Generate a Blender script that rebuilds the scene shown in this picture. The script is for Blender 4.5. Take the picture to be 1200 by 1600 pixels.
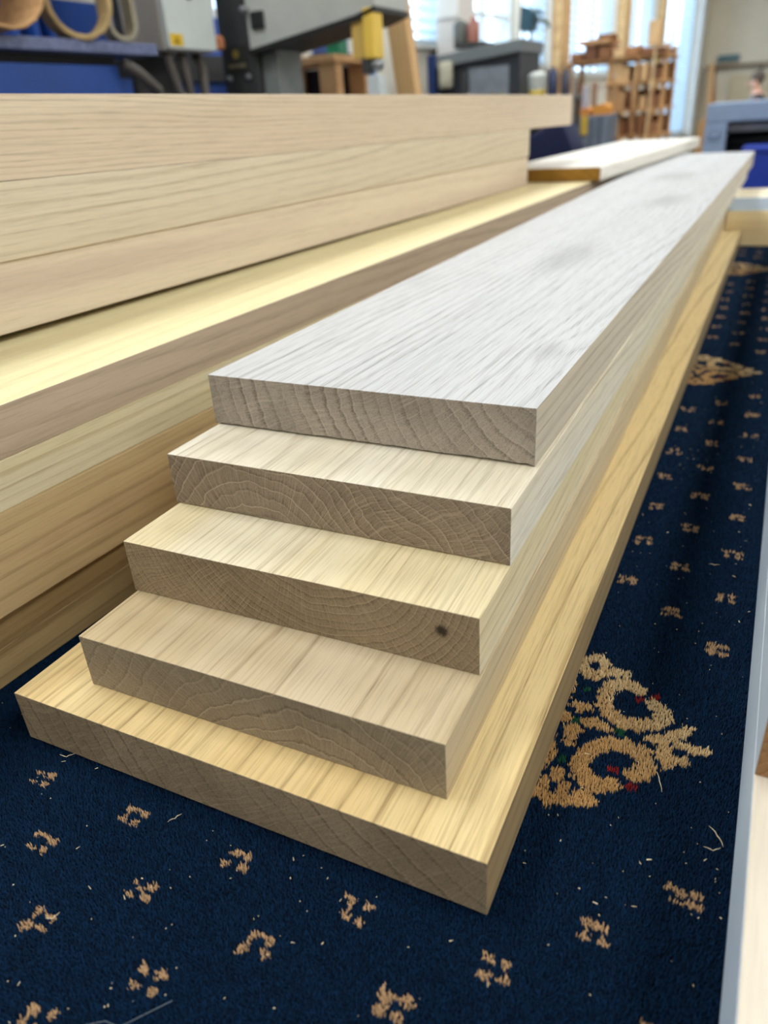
import bpy, bmesh, math, random
import numpy as np
from mathutils import Vector, Matrix

for o in list(bpy.data.objects):
    bpy.data.objects.remove(o, do_unlink=True)
scene = bpy.context.scene
C = scene.collection
random.seed(7)

# World axes: X across the planks, Y along the planks, Z up; Z = 0 is the top of the carpet.
FLOOR = -0.75
CEIL = 2.75

# ------------------------------------------------------------------ camera
cam_d = bpy.data.cameras.new('camera')
cam = bpy.data.objects.new('camera', cam_d)
C.objects.link(cam)
right = Vector((0.8992, 0.4332, -0.0609)).normalized()
fwd = Vector((-0.4095, 0.7845, -0.4658)).normalized()
up = right.cross(fwd).normalized()
right = fwd.cross(up).normalized()
M = Matrix((right, up, -fwd)).transposed().to_4x4()
M.translation = Vector((0, 0, 0.413))
cam.matrix_world = M
cam_d.sensor_fit = 'VERTICAL'
cam_d.sensor_height = 36.0
cam_d.sensor_width = 27.0
cam_d.lens = 1172.6 / 1600 * 36.0
cam_d.clip_start = 0.02
cam_d.dof.use_dof = True
cam_d.dof.focus_distance = 0.56
cam_d.dof.aperture_fstop = 4.8
scene.camera = cam

# ------------------------------------------------------------------ world and exposure
world = bpy.data.worlds.new('sky')
scene.world = world
world.use_nodes = True
bg = world.node_tree.nodes['Background']
bg.inputs['Color'].default_value = (0.58, 0.79, 1.0, 1)
bg.inputs['Strength'].default_value = 4.2
vs = scene.view_settings
vs.view_transform = 'Standard'
vs.look = 'None'
vs.gamma = 1.0
vs.use_curve_mapping = False
vs.exposure = 0.30
LAMP_W = 30.0
LAMP_COL = (0.91, 0.96, 1.0)


# ------------------------------------------------------------------ helpers
def lin(c):
    r = []
    for v in c[:3]:
        v = v / 255.0
        r.append(v / 12.92 if v <= 0.04045 else ((v + 0.055) / 1.055) ** 2.4)
    return (r[0], r[1], r[2], 1.0)


class NT:
    """small helper to write node graphs"""
    def __init__(self, nt):
        self.nt = nt

    def node(self, typ, **props):
        n = self.nt.nodes.new(typ)
        for k, v in props.items():
            setattr(n, k, v)
        return n

    def put(self, sock, v):
        if isinstance(v, bpy.types.NodeSocket):
            self.nt.links.new(v, sock)
        elif v is not None:
            sock.default_value = v

    def math(self, op, a, b=None, c=None, clamp=False):
        n = self.node('ShaderNodeMath', operation=op, use_clamp=clamp)
        self.put(n.inputs[0], a)
        if b is not None:
            self.put(n.inputs[1], b)
        if c is not None:
            self.put(n.inputs[2], c)
        return n.outputs[0]

    def vmath(self, op, a, b=None):
        n = self.node('ShaderNodeVectorMath', operation=op)
        self.put(n.inputs[0], a)
        if b is not None:
            self.put(n.inputs[1], b)
        return n.outputs[0]

    def noise(self, vec, scale=1.0, detail=2.0, rough=0.5):
        n = self.node('ShaderNodeTexNoise')
        self.put(n.inputs['Vector'], vec)
        n.inputs['Scale'].default_value = scale
        n.inputs['Detail'].default_value = detail
        n.inputs['Roughness'].default_value = rough
        return n

    def remap(self, v, a, b, c=0.0, d=1.0, smooth=False):
        n = self.node('ShaderNodeMapRange')
        n.interpolation_type = 'SMOOTHSTEP' if smooth else 'LINEAR'
        n.clamp = True
        self.put(n.inputs[0], v)
        for i, x in zip((1, 2, 3, 4), (a, b, c, d)):
            n.inputs[i].default_value = x
        return n.outputs[0]

    def mix(self, f, a, b, mode='MIX'):
        n = self.node('ShaderNodeMix', data_type='RGBA', blend_type=mode)
        self.put(n.inputs[0], f)
        self.put(n.inputs[6], a)
        self.put(n.inputs[7], b)
        return n.outputs[2]


def new_mat(name):
    m = bpy.data.materials.new(name)
    m.use_nodes = True
    nt = m.node_tree
    b = nt.nodes['Principled BSDF']
    return m, NT(nt), b


MATS = {}


def plain(name, col, rough=0.5, metal=0.0, var=0.12, scale=14.0, spec=0.4, emit=None, es=0.0, bump=0.0):
    """painted, plastic or metal surface: one colour with soft mottling"""
    if name in MATS:
        return MATS[name]
    m, t, b = new_mat(name)
    tc = t.node('ShaderNodeTexCoord')
    n = t.noise(tc.outputs['Object'], scale, 4.0, 0.6)
    c = lin(col)
    dk = tuple(x * (1 - var * 1.6) for x in c[:3]) + (1,)
    lt = tuple(min(1, x * (1 + var)) for x in c[:3]) + (1,)
    f = t.remap(n.outputs['Fac'], 0.3, 0.7)
    t.put(b.inputs['Base Color'], t.mix(f, dk, lt))
    t.put(b.inputs['Roughness'], t.remap(n.outputs['Fac'], 0.3, 0.7, max(0.02, rough - 0.06), min(1, rough + 0.06)))
    b.inputs['Metallic'].default_value = metal
    b.inputs['Specular IOR Level'].default_value = spec
    if bump:
        bp = t.node('ShaderNodeBump')
        bp.inputs['Strength'].default_value = bump
        bp.inputs['Distance'].default_value = 0.002
        t.put(bp.inputs['Height'], n.outputs['Fac'])
        t.put(b.inputs['Normal'], bp.outputs['Normal'])
    if emit:
        b.inputs['Emission Color'].default_value = lin(emit)
        b.inputs['Emission Strength'].default_value = es
    MATS[name] = m
    return m


def wood(name, light, dark, tone=None, pith=(0.15, -0.05), freq=90.0, warp=0.05, tilt=2.0, ring=0.6,
         pore=0.5, tone_amt=0.4, seed=0.0, end=False, rough=0.55, ray=0.5, fine=0.5, knots=(), wave=0.006, late=0.5, eknots=(), bw=0.42, sk=0.55):
    """solid oak: growth rings about a pith that runs along the board, so faces and ends agree"""
    m, t, b = new_mat(name)
    tc = t.node('ShaderNodeTexCoord')
    P = tc.outputs['Object']
    off = (seed * 1.37, seed * 2.11, seed * 0.73)

    def coords(sx, sy, sz):
        return t.vmath('ADD', t.vmath('MULTIPLY', P, (sx, sy, sz)), off)
    sep = t.node('ShaderNodeSeparateXYZ')
    t.put(sep.inputs[0], P)
    x, y, z = sep.outputs
    wn = t.node('ShaderNodeSeparateColor')
    t.put(wn.inputs[0], t.noise(coords(4.0, 0.9, 4.0), 1.0, 2.0).outputs['Color'])
    wx = t.math('MULTIPLY', t.math('SUBTRACT', wn.outputs[0], 0.5), warp)
    wz = t.math('MULTIPLY', t.math('SUBTRACT', wn.outputs[1], 0.5), warp)
    wv = t.math('MULTIPLY', t.math('SUBTRACT', t.noise(coords(24, 1.4, 24), 1.0, 2.0).outputs['Fac'], 0.5), wave * 2)
    wz = t.math('ADD', wz, wv)
    xx = t.math('ADD', t.math('SUBTRACT', x, pith[0]), wx)
    zz = t.math('ADD', t.math('SUBTRACT', z, pith[1]), wz)
    # knots push the rings aside
    for (kx, ky, kr) in knots:
        dx = t.math('SUBTRACT', x, kx)
        dy = t.math('MULTIPLY', t.math('SUBTRACT', y, ky), 0.45)
        d2 = t.math('ADD', t.math('MULTIPLY', dx, dx), t.math('MULTIPLY', dy, dy))
        g = t.math('POWER', 2.718, t.math('MULTIPLY', d2, -1.0 / (kr * kr)))
        zz = t.math('ADD', zz, t.math('MULTIPLY', g, kr * 0.9))
    r = t.math('SQRT', t.math('ADD', t.math('MULTIPLY', xx, xx), t.math('MULTIPLY', zz, zz)))
    fn = t.noise(coords(38, 2.2, 38), 1.0, 3.0).outputs['Fac']
    rg = t.math('ADD', t.math('MULTIPLY', r, freq), t.math('MULTIPLY', y, tilt))
    rg = t.math('ADD', rg, t.math('MULTIPLY', t.math('SUBTRACT', fn, 0.5), fine))
    if end:
        jn = t.noise(coords(170, 2, 170), 1.0, 2.0).outputs['Fac']
        rg = t.math('ADD', rg, t.math('MULTIPLY', t.math('SUBTRACT', jn, 0.5), 0.32))
    rg = t.math('ADD', rg, 100.0)
    fr = t.math('FRACT', rg)
    white = t.node('ShaderNodeTexWhiteNoise', noise_dimensions='1D')
    t.put(white.inputs['W'], t.math('ADD', t.math('FLOOR', rg), seed))
    st = t.remap(white.outputs['Value'], 0, 1, 0.25, 1.0)
    band = t.math('MAXIMUM', t.remap(fr, 0.0, bw, 1.0, 0.0, True), t.remap(fr, 0.88, 1.0, 0.0, 1.0, True))
    L = t.math('MULTIPLY', band, st)
    cl, cd = lin(light), lin(dark)
    ct = lin(tone) if tone else cd
    tn = t.remap(t.noise(coords(15, 0.5, 15), 1.0, 3.0).outputs['Fac'], 0.35, 0.68, 0, 1, True)
    if not end:
        streak = t.noise(coords(170, 2.4, 170), 1.0, 3.0).outputs['Fac']
        pores = t.remap(t.noise(coords(1000, 26, 1000), 1.0, 2.0).outputs['Fac'], 0.52, 0.70)
        hair = t.noise(coords(430, 3.0, 430), 1.0, 2.0).outputs['Fac']
        streak = t.math('ADD', t.math('MULTIPLY', streak, 0.55), t.math('MULTIPLY', hair, 0.45))
        f = t.math('ADD', t.math('MULTIPLY', L, ring), t.math('MULTIPLY', t.math('SUBTRACT', streak, 0.5), sk), clamp=True)
        col = t.mix(t.math('MULTIPLY', tn, tone_amt), cl, ct)
        col = t.mix(f, col, cd)
        dash = t.remap(t.noise(coords(420, 7, 420), 1.0, 2.0, 0.6).outputs['Fac'], 0.54, 0.66)
        pores = t.math('MAXIMUM', pores, t.math('MULTIPLY', dash, 0.8))
        pf = t.math('MULTIPLY', pores, t.math('MULTIPLY', t.math('ADD', t.math('MULTIPLY', L, 0.6), 0.4), pore))
        col = t.mix(pf, col, tuple(v * 0.62 for v in cd[:3]) + (1,))
        hgt = t.math('ADD', pores, t.math('MULTIPLY', streak, 0.6))
        bs, bd = 0.18, 0.0006
    else:
        ang = t.math('ARCTAN2', xx, zz)
        cv = t.node('ShaderNodeCombineXYZ')
        t.put(cv.inputs[0], t.math('MULTIPLY', ang, 150.0))
        t.put(cv.inputs[1], t.math('MULTIPLY', r, 22.0))
        cv.inputs[2].default_value = seed
        rays = t.remap(t.noise(cv.outputs[0], 1.0, 3.0, 0.65).outputs['Fac'], 0.5, 0.72)
        cv2 = t.node('ShaderNodeCombineXYZ')
        t.put(cv2.inputs[0], t.math('MULTIPLY', ang, 420.0))
        t.put(cv2.inputs[1], t.math('MULTIPLY', r, 60.0))
        rays2 = t.remap(t.noise(cv2.outputs[0], 1.0, 2.0, 0.6).outputs['Fac'], 0.42, 0.7)
        vor = t.node('ShaderNodeTexVoronoi')
        t.put(vor.inputs['Vector'], t.vmath('MULTIPLY', P, (1.0, 0.3, 1.0)))
        vor.inputs['Scale'].default_value = 820.0
        dots = t.remap(vor.outputs['Distance'], 0.18, 0.5, 1.0, 0.0)
        spk = t.noise(coords(700, 300, 700), 1.0, 3.0, 0.7).outputs['Fac']
        f = t.math('ADD', t.math('MULTIPLY', L, ring), t.math('MULTIPLY', t.math('SUBTRACT', spk, 0.45), 1.5), clamp=True)
        col = t.mix(t.math('MULTIPLY', tn, tone_amt), cl, ct)
        col = t.mix(f, col, cd)
        pf = t.math('MULTIPLY', dots, t.math('MULTIPLY', t.math('ADD', t.math('MULTIPLY', L, 0.6), 0.4), pore))
        col = t.mix(pf, col, tuple(v * 0.45 for v in cd[:3]) + (1,))
        pale = tuple(min(1, v * 1.65) for v in cl[:3]) + (1,)
        col = t.mix(t.math('MULTIPLY', rays, 0.7 * ray), col, pale)
        col = t.mix(t.math('MULTIPLY', rays2, 0.45 * ray), col, pale)
        late_f = t.math('MULTIPLY', t.math('MULTIPLY', t.remap(fr, 0.80, 0.90, 0, 1, True), t.remap(fr, 0.90, 1.0, 1, 0, True)), st)
        col = t.mix(t.math('MULTIPLY', late_f, late), col, pale)
        for (kx, kz, kr) in eknots:
            dx = t.math('SUBTRACT', x, kx)
            dz = t.math('SUBTRACT', z, kz)
            d = t.math('SQRT', t.math('ADD', t.math('MULTIPLY', dx, dx), t.math('MULTIPLY', dz, dz)))
            d = t.math('ADD', d, t.math('MULTIPLY', t.math('SUBTRACT', spk, 0.5), kr * 0.9))
            col = t.mix(t.remap(d, kr * 0.3, kr, 0.9, 0.0, True), col, tuple(v * 0.3 for v in cd[:3]) + (1,))
        hgt = t.math('SUBTRACT', spk, dots)
        bs, bd = 0.35, 0.0005
    for (kx, ky, kr) in knots:
        dx = t.math('SUBTRACT', x, kx)
        dy = t.math('MULTIPLY', t.math('SUBTRACT', y, ky), 0.35)
        d = t.math('SQRT', t.math('ADD', t.math('MULTIPLY', dx, dx), t.math('MULTIPLY', dy, dy)))
        d = t.math('ADD', d, t.math('MULTIPLY', t.math('SUBTRACT', fn, 0.5), kr * 0.8))
        kf = t.remap(d, kr * 0.1, kr * 0.9, 0.30, 0.0, True)
        col = t.mix(kf, col, tuple(v * 0.5 for v in cd[:3]) + (1,))
    t.put(b.inputs['Base Color'], col)
    b.inputs['Roughness'].default_value = rough if not end else 0.8
    b.inputs['Specular IOR Level'].default_value = 0.2 if not end else 0.1
    bp = t.node('ShaderNodeBump')
    bp.inputs['Strength'].default_value = bs
    bp.inputs['Distance'].default_value = bd
    t.put(bp.inputs['Height'], hgt)
    t.put(b.inputs['Normal'], bp.outputs['Normal'])
    return m


def add_box(bm, x0, x1, y0, y1, z0, z1, mi=0):
    v = [bm.verts.new(p) for p in ((x0, y0, z0), (x1, y0, z0), (x1, y1, z0), (x0, y1, z0),
                                   (x0, y0, z1), (x1, y0, z1), (x1, y1, z1), (x0, y1, z1))]
    for f in ((0, 3, 2, 1), (4, 5, 6, 7), (0, 1, 5, 4), (1, 2, 6, 5), (2, 3, 7, 6), (3, 0, 4, 7)):
        fc = bm.faces.new([v[i] for i in f])
        fc.material_index = mi
    return v


def bevel(bm, w, seg=2):
    bmesh.ops.bevel(bm, geom=list(bm.edges), offset=w, segments=seg, affect='EDGES', profile=0.5)


def add_prism(bm, pts, axis, a, b):
    """polygon pts (u,v) extruded along axis 'x','y','z' between a and b"""
    def mk(u, v, w):
        return {'x': (w, u, v), 'y': (u, w, v), 'z': (u, v, w)}[axis]
    lo = [bm.verts.new(mk(u, v, a)) for u, v in pts]
    hi = [bm.verts.new(mk(u, v, b)) for u, v in pts]
    n = len(pts)
    bm.faces.new(lo)
    bm.faces.new(hi[::-1])
    for i in range(n):
        j = (i + 1) % n
        bm.faces.new((lo[i], hi[i], hi[j], lo[j]))
    bmesh.ops.recalc_face_normals(bm, faces=bm.faces[:])


def add_tube(bm, pts, rad, seg=8, closed=False, flat=None):
    """tube along a polyline; rad may be a list; flat=(wide, thin) gives a strap with X as its width"""
    pts = [Vector(p) for p in pts]
    n = len(pts)
    rings = []
    for i, p in enumerate(pts):
        if closed:
            d = (pts[(i + 1) % n] - pts[i - 1])
        else:
            d = pts[min(i + 1, n - 1)] - pts[max(i - 1, 0)]
        d.normalize()
        ref = Vector((0, 0, 1)) if abs(d.z) < 0.9 else Vector((1, 0, 0))
        if flat:
            ref = Vector((1, 0, 0))
            a = ref
            c = d.cross(a).normalized()
            cs = [(-flat[0], -flat[1]), (flat[0], -flat[1]), (flat[0], flat[1]), (-flat[0], flat[1])]
            rings.append([bm.verts.new(p + a * u + c * w) for u, w in cs])
            continue
        a = d.cross(ref).normalized()
        c = d.cross(a).normalized()
        r = rad[i] if isinstance(rad, (list, tuple)) else rad
        rings.append([bm.verts.new(p + a * (r * math.cos(k * 2 * math.pi / seg)) + c * (r * math.sin(k * 2 * math.pi / seg))) for k in range(seg)])
    m = len(rings[0])
    rng = range(n) if closed else range(n - 1)
    for i in rng:
        A, B = rings[i], rings[(i + 1) % n]
        for k in range(m):
            bm.faces.new((A[k], A[(k + 1) % m], B[(k + 1) % m], B[k]))
    if not closed:
        bm.faces.new(rings[0][::-1])
        bm.faces.new(rings[-1])
    bmesh.ops.recalc_face_normals(bm, faces=bm.faces[:])


def add_lathe(bm, prof, cx, cy, seg=20):
    rings = []
    for r, z in prof:
        rings.append([bm.verts.new((cx + r * math.cos(k * 2 * math.pi / seg), cy + r * math.sin(k * 2 * math.pi / seg), z)) for k in range(seg)])
    for A, B in zip(rings, rings[1:]):
        for k in range(seg):
            bm.faces.new((A[k], A[(k + 1) % seg], B[(k + 1) % seg], B[k]))
    bm.faces.new(rings[0][::-1])
    bm.faces.new(rings[-1])
    bmesh.ops.recalc_face_normals(bm, faces=bm.faces[:])


def obj(name, bm, mat, parent=None, smooth=False):
    me = bpy.data.meshes.new(name)
    bm.to_mesh(me)
    bm.free()
    for mm in (mat if isinstance(mat, (list, tuple)) else [mat]):
        me.materials.append(mm)
    if smooth:
        for p in me.polygons:
            p.use_smooth = True
    o = bpy.data.objects.new(name, me)
    C.objects.link(o)
    if parent:
        o.parent = parent
    return o


def box(name, mat, x0, x1, y0, y1, z0, z1, parent=None, bev=0.0):
    """box given in its parent's frame"""
    bm = bmesh.new()
    add_box(bm, x0, x1, y0, y1, z0, z1)
    if bev:
        bevel(bm, bev)
    return obj(name, bm, mat, parent)


def tag(o, label=None, cat=None, group=None, kind=None):
    if label:
        o['label'] = label
    if cat:
        o['category'] = cat
    if group:
        o['group'] = group
    if kind:
        o['kind'] = kind
    return o


def thing(name, label, cat, loc=(0, 0, 0), rz=0.0, group=None):
    o = bpy.data.objects.new(name, None)
    o.empty_display_size = 0.05
    C.objects.link(o)
    o.location = loc
    o.rotation_euler = (0, 0, rz)
    return tag(o, label, cat, group)


def structure(name, label=None):
    o = bpy.data.objects.new(name, None)
    C.objects.link(o)
    return tag(o, label, kind='structure')


# ------------------------------------------------------------------ room shell
concrete = plain('concrete_floor', (112, 108, 102), 0.8, var=0.2, scale=3.0, bump=0.2)
plaster = plain('plaster', (204, 196, 176), 0.9, var=0.05, scale=2.0)
plaster_wall = plain('window_wall_paint', (212, 206, 192), 0.85, var=0.05, scale=2.0)
ceil_m = plain('ceiling_paint', (225, 223, 216), 0.9, var=0.03, scale=2.0)
post_m = wood('post_timber', (214, 180, 130), (170, 128, 80), pith=(0.4, 0.3), freq=60, warp=0.05, ring=0.5, seed=91)
frame_m = plain('window_frame_paint', (205, 208, 206), 0.5, var=0.05)
brown_frame = plain('brown_frame_paint', (168, 120, 78), 0.55, var=0.1)
steel = plain('steel', (150, 154, 158), 0.35, 0.8)
black = plain('black_paint', (28, 29, 31), 0.5)
dark_grey = plain('dark_grey_paint', (62, 63, 64), 0.45)

o = box('floor', concrete, -3.2, 6.2, -4.2, 15.8, FLOOR - 0.1, FLOOR)
tag(o, 'grey concrete workshop floor', kind='structure')
o = box('ceiling', ceil_m, -3.2, 6.2, -4.2, 15.8, CEIL, CEIL + 0.1)
tag(o, 'white workshop ceiling', kind='structure')
o = box('wall_back', plaster, -1.75, 6.2, 15.5, 15.7, FLOOR, CEIL)
tag(o, 'bare cream end wall of the workshop', kind='structure')
o = box('wall_right', plaster_wall, 6.0, 6.2, -4.2, 15.5, FLOOR, CEIL)
tag(o, 'plain pale side wall', kind='structure')
o = box('wall_front', plaster_wall, -3.0, 6.0, -4.2, -4.0, FLOOR, CEIL)
tag(o, 'plain pale wall behind the viewer', kind='structure')

# window wall: local x runs along the wall, local y points outdoors
WANG = math.atan2(1.0, 0.0667)
WLOC = (-2.53, 0.0, 0.0)
WIN = [(2.75, 3.75, 0.84), (4.85, 5.52, 0.80), (5.80, 6.84, 0.70), (6.92, 7.66, 0.70),
       (8.02, 9.80, 0.66), (10.20, 11.72, 0.66), (12.02, 14.55, -0.12)]
WTOP = 2.35
bm = bmesh.new()
edges = [-4.0]
for a, b, s in WIN:
    add_box(bm, edges[-1], a, 0, 0.2, FLOOR, CEIL)
    add_box(bm, a, b, 0, 0.2, FLOOR, s)
    add_box(bm, a, b, 0, 0.2, WTOP, CEIL)
    edges.append(b)
add_box(bm, edges[-1], 15.6, 0, 0.2, FLOOR, CEIL)
wl = obj('wall_left', bm, plaster_wall)
wl.location = WLOC
wl.rotation_euler = (0, 0, WANG)
tag(wl, 'pale wall with a long row of tall windows', kind='structure')

glass, t, b = new_mat('window_glass')
tr = t.node('ShaderNodeBsdfTransparent')
tr.inputs[0].default_value = (0.96, 0.98, 1.0, 1)
gl = t.node('ShaderNodeBsdfGlossy')
gl.inputs['Roughness'].default_value = 0.03
ms = t.node('ShaderNodeMixShader')
nz = t.noise(t.node('ShaderNodeTexCoord').outputs['Object'], 3.0, 2.0)
t.put(ms.inputs[0], t.remap(nz.outputs['Fac'], 0.3, 0.7, 0.04, 0.08))
t.put(ms.inputs[1], tr.outputs[0])
t.put(ms.inputs[2], gl.outputs[0])
t.put(t.nt.nodes['Material Output'].inputs['Surface'], ms.outputs[0])

blind_m, t, b = new_mat('blind_slat')
nz = t.noise(t.node('ShaderNodeTexCoord').outputs['Object'], 6.0, 2.0)
t.put(b.inputs['Base Color'], t.mix(nz.outputs['Fac'], lin((206, 220, 232)), lin((226, 234, 240))))
b.inputs['Roughness'].default_value = 0.6
tl = t.node('ShaderNodeBsdfTranslucent')
tl.inputs[0].default_value = lin((215, 230, 242))
ms = t.node('ShaderNodeMixShader')
ms.inputs[0].default_value = 0.55
t.put(ms.inputs[1], b.outputs[0])
t.put(ms.inputs[2], tl.outputs[0])
t.put(t.nt.nodes['Material Output'].inputs['Surface'], ms.outputs[0])

WLAB = ['small bright window glimpsed between cabinet and dark saw column', 'narrow blue-white window right of the leaning timber',
        'window with thin glazing bars above the grey machine', 'window beside the teal machine head',
        'broad window behind the left half of the timber rack', 'window behind the right half of the timber rack',
        'tall pale curtained window in the far corner']
for i, (a, b_, s) in enumerate(WIN):
    w = structure('window_%d' % (i + 1), WLAB[i])
    w.location = WLOC
    w.rotation_euler = (0, 0, WANG)
    fm = frame_m
    bm = bmesh.new()
    fw = 0.035
    add_box(bm, a, a + fw, 0.05, 0.12, s, WTOP)
    add_box(bm, b_ - fw, b_, 0.05, 0.12, s, WTOP)
    add_box(bm, a + fw, b_ - fw, 0.05, 0.12, s, s + fw)
    add_box(bm, a + fw, b_ - fw, 0.05, 0.12, WTOP - fw, WTOP)
    obj('window_frame', bm, fm, w)
    nv = max(1, int(round((b_ - a) / 0.62)))
    for k in range(1, nv):
        xm = a + (b_ - a) * k / nv
        box('mullion', fm, xm - 0.014, xm + 0.014, 0.06, 0.11, s + fw, WTOP - fw, w)
    if i in (2, 3):
        box('glazing_bar', fm, a + fw, b_ - fw, 0.065, 0.105, 1.02, 1.045, w)
    for k in range(nv):
        x0 = a + (b_ - a) * k / nv + fw
        x1 = a + (b_ - a) * (k + 1) / nv - fw
        box('pane', glass, x0, x1, 0.083, 0.088, s + fw, WTOP - fw, w)
    box('window_sill', fm, a - 0.02, b_ + 0.02, -0.04, 0.05, s - 0.025, s, w)
    if i in (1, 3, 4, 5, 6):
        bm = bmesh.new()
        z = s + 0.06 if i != 6 else s + 0.05
        while z < WTOP - 0.05:
            v = [bm.verts.new(p) for p in ((a + fw, 0.02, z), (b_ - fw, 0.02, z), (b_ - fw, 0.045, z + 0.026), (a + fw, 0.045, z + 0.026),
                                           (a + fw, 0.021, z - 0.001), (b_ - fw, 0.021, z - 0.001), (b_ - fw, 0.046, z + 0.025), (a + fw, 0.046, z + 0.025))]
            for f in ((0, 1, 2, 3), (7, 6, 5, 4), (0, 4, 5, 1), (2, 6, 7, 3), (0, 3, 7, 4), (1, 5, 6, 2)):
                bm.faces.new([v[q] for q in f])
            z += 0.062 if i != 6 else 0.048
        tag(obj('blind', bm, blind_m, w), kind='stuff')
posts = [(5.57, 5.75, brown_frame), (7.70, 7.98, post_m), (9.84, 10.16, post_m), (11.76, 11.98, post_m), (14.58, 14.80, frame_m)]
PLAB = ['brown window post behind the white wall cupboard', 'tan timber post between windows left of the rack', 'tan timber post above the middle of the rack',
        'slim tan post at the right of the rack', 'pale post closing the row of windows']
for i, (a, b_, mm) in enumerate(posts):
    o = box('trim_%d' % (i + 1), mm, a, b_, -0.08, 0.0, FLOOR, CEIL, None, 0.004)
    o.location = WLOC
    o.rotation_euler = (0, 0, WANG)
    tag(o, PLAB[i], kind='structure')

# added ceiling lamps, out of view, placed to balance light on the planks
lamp_body = plain('lamp_housing', (235, 235, 232), 0.5, var=0.03)
tube_m = plain('lamp_tube', (255, 250, 240), 0.4, emit=(255, 246, 230), es=6.0)
LAMPS = [(x, y) for y in (-2.6, 0.4, 3.4, 6.4, 9.4, 12.4) for x in (-1.5, 1.6, 3.8) if not (y < -2 and x > 3)]
for i, (x, y) in enumerate(LAMPS):
    tube_m.cycles.emission_sampling = 'NONE'
    L = thing('added_lamp', 'added white ceiling lamp that lights the planks, out of the picture', 'lamp', (x, y, CEIL - 0.08), 0, 'added ceiling lamps')
    box('housing', lamp_body, -0.32, 0.32, -0.75, 0.75, 0.02, 0.08, L, 0.004)
    for tx in (-0.2, 0.0, 0.2):
        bm = bmesh.new()
        add_tube(bm, [(tx, -0.72, 0), (tx, 0.72, 0)], 0.02, 8)
        obj('tube', bm, tube_m, L, True)
    ld = bpy.data.lights.new('fill_light', 'AREA')
    ld.shape = 'RECTANGLE'
    ld.size = 0.6
    ld.size_y = 1.45
    ld.energy = LAMP_W
    ld.color = LAMP_COL
    lo = bpy.data.objects.new('fill_light', ld)
    C.objects.link(lo)
    lo.parent = L
    lo.location = (0, 0, -0.03)

# ------------------------------------------------------------------ bench and carpet
ply = wood('bench_timber', (190, 160, 118), (150, 115, 75), pith=(0.6, 0.8), freq=50, seed=55)
bench = thing('platform', 'timber bench top hidden under the navy carpet', 'bench', (0, 0, FLOOR))
BZ = -FLOOR
box('bench_top', ply, -1.25, 0.75, -0.75, 3.25, BZ - 0.045, BZ - 0.009, bench)
for lx in (-1.15, 0.62):
    for ly in (-0.65, 1.2, 3.05):
        box('leg', ply, lx, lx + 0.09, ly, ly + 0.09, 0.0, BZ - 0.045, bench)
for lx in (-1.13, 0.66):
    box('rail', ply, lx, lx + 0.03, -0.56, 3.05, 0.2, 0.3, bench)

CARPET = thing('carpet', 'navy blue carpet with small gold motifs and scrolled medallions under the planks', 'carpet', (0, 0, 0))
back_m, t, b = new_mat('carpet_backing')
nz = t.noise(t.node('ShaderNodeTexCoord').outputs['Object'], 600.0, 2.0)
t.put(b.inputs['Base Color'], t.mix(nz.outputs['Fac'], (0.003, 0.007, 0.016, 1), (0.006, 0.014, 0.032, 1)))
b.inputs['Roughness'].default_value = 1.0
b.inputs['Specular IOR Level'].default_value = 0.05
box('backing', back_m, -1.25, 0.75, -0.75, 3.25, -0.009, -0.0035, CARPET)

NAVY = np.array((0.0010, 0.0138, 0.0410))
GOLD = np.array((0.50, 0.29, 0.11))
CREAM = np.array((0.78, 0.64, 0.38))
TAN = np.array((0.44, 0.28, 0.15))
RED = np.array((0.26, 0.018, 0.016))
GREEN = np.array((0.012, 0.075, 0.035))
STROKES = [
    [(0.0379, 0.0519), (0.0258, 0.0571), (0.0168, 0.0492), (0.0139, 0.0326), (0.0203, 0.0176), (0.0314, 0.0117), (0.0435, 0.0123), (0.0538, 0.0182), (0.0606, 0.0273), (0.0587, 0.0357), (0.0507, 0.0397)],
    [(0.0367, -0.0511), (0.0265, -0.0564), (0.0152, -0.0504), (0.0117, -0.0385), (0.0164, -0.0238), (0.0272, -0.0135), (0.0394, -0.0109), (0.0509, -0.0144), (0.0555, -0.0249), (0.054, -0.0343), (0.0484, -0.0367)],
    [(0.0545, 0.0025), (0.0649, 0.0067), (0.0745, 0.0167), (0.0771, 0.0214)], [(0.0646, -0.0029), (0.0692, -0.0148), (0.0791, -0.0107)],
    [(0.0745, 0.0035), (0.0837, 0.0025), (0.0925, 0.0043)], [(0.0626, -0.0107), (0.0683, -0.0197)],
    [(-0.0067, 0.0714), (0.0003, 0.0821), (0.0083, 0.0742)], [(-0.0019, 0.0535), (0.0086, 0.0636), (0.0239, 0.0682)],
    [(-0.0052, 0.006), (-0.0009, 0.0171), (0.0038, 0.019)], [(0.0068, 0.0017), (0.0137, 0.0045), (0.022, 0.0003)],
    [(-0.0067, -0.0126), (0.0015, -0.008), (-0.0007, -0.02)],
    [(-0.0071, -0.0704), (-0.0016, -0.0617), (0.0014, -0.055)], [(-0.0036, -0.0834), (0.0049, -0.0748), (0.0069, -0.0646)],
    [(0.0069, -0.077), (0.0168, -0.0739), (0.0265, -0.0709), (0.0168, -0.0678)]]
WIDTH = [0.0064, 0.0066, 0.0046, 0.0042, 0.0044, 0.0040, 0.0042, 0.0050, 0.0052, 0.0050, 0.0054, 0.0042, 0.0042, 0.0046]
REDS = [(0.0396, 0.0415), (0.0512, 0.048), (0.0348, -0.0372), (0.0488, -0.0482)]
GREENS = [(-0.002, 0.0374), (0.0001, 0.0016), (0.0333, 0.0012), (-0.0007, -0.0401)]
MED_X, MED_Y, MED_P = -0.078, 0.44, 0.9075


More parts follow.
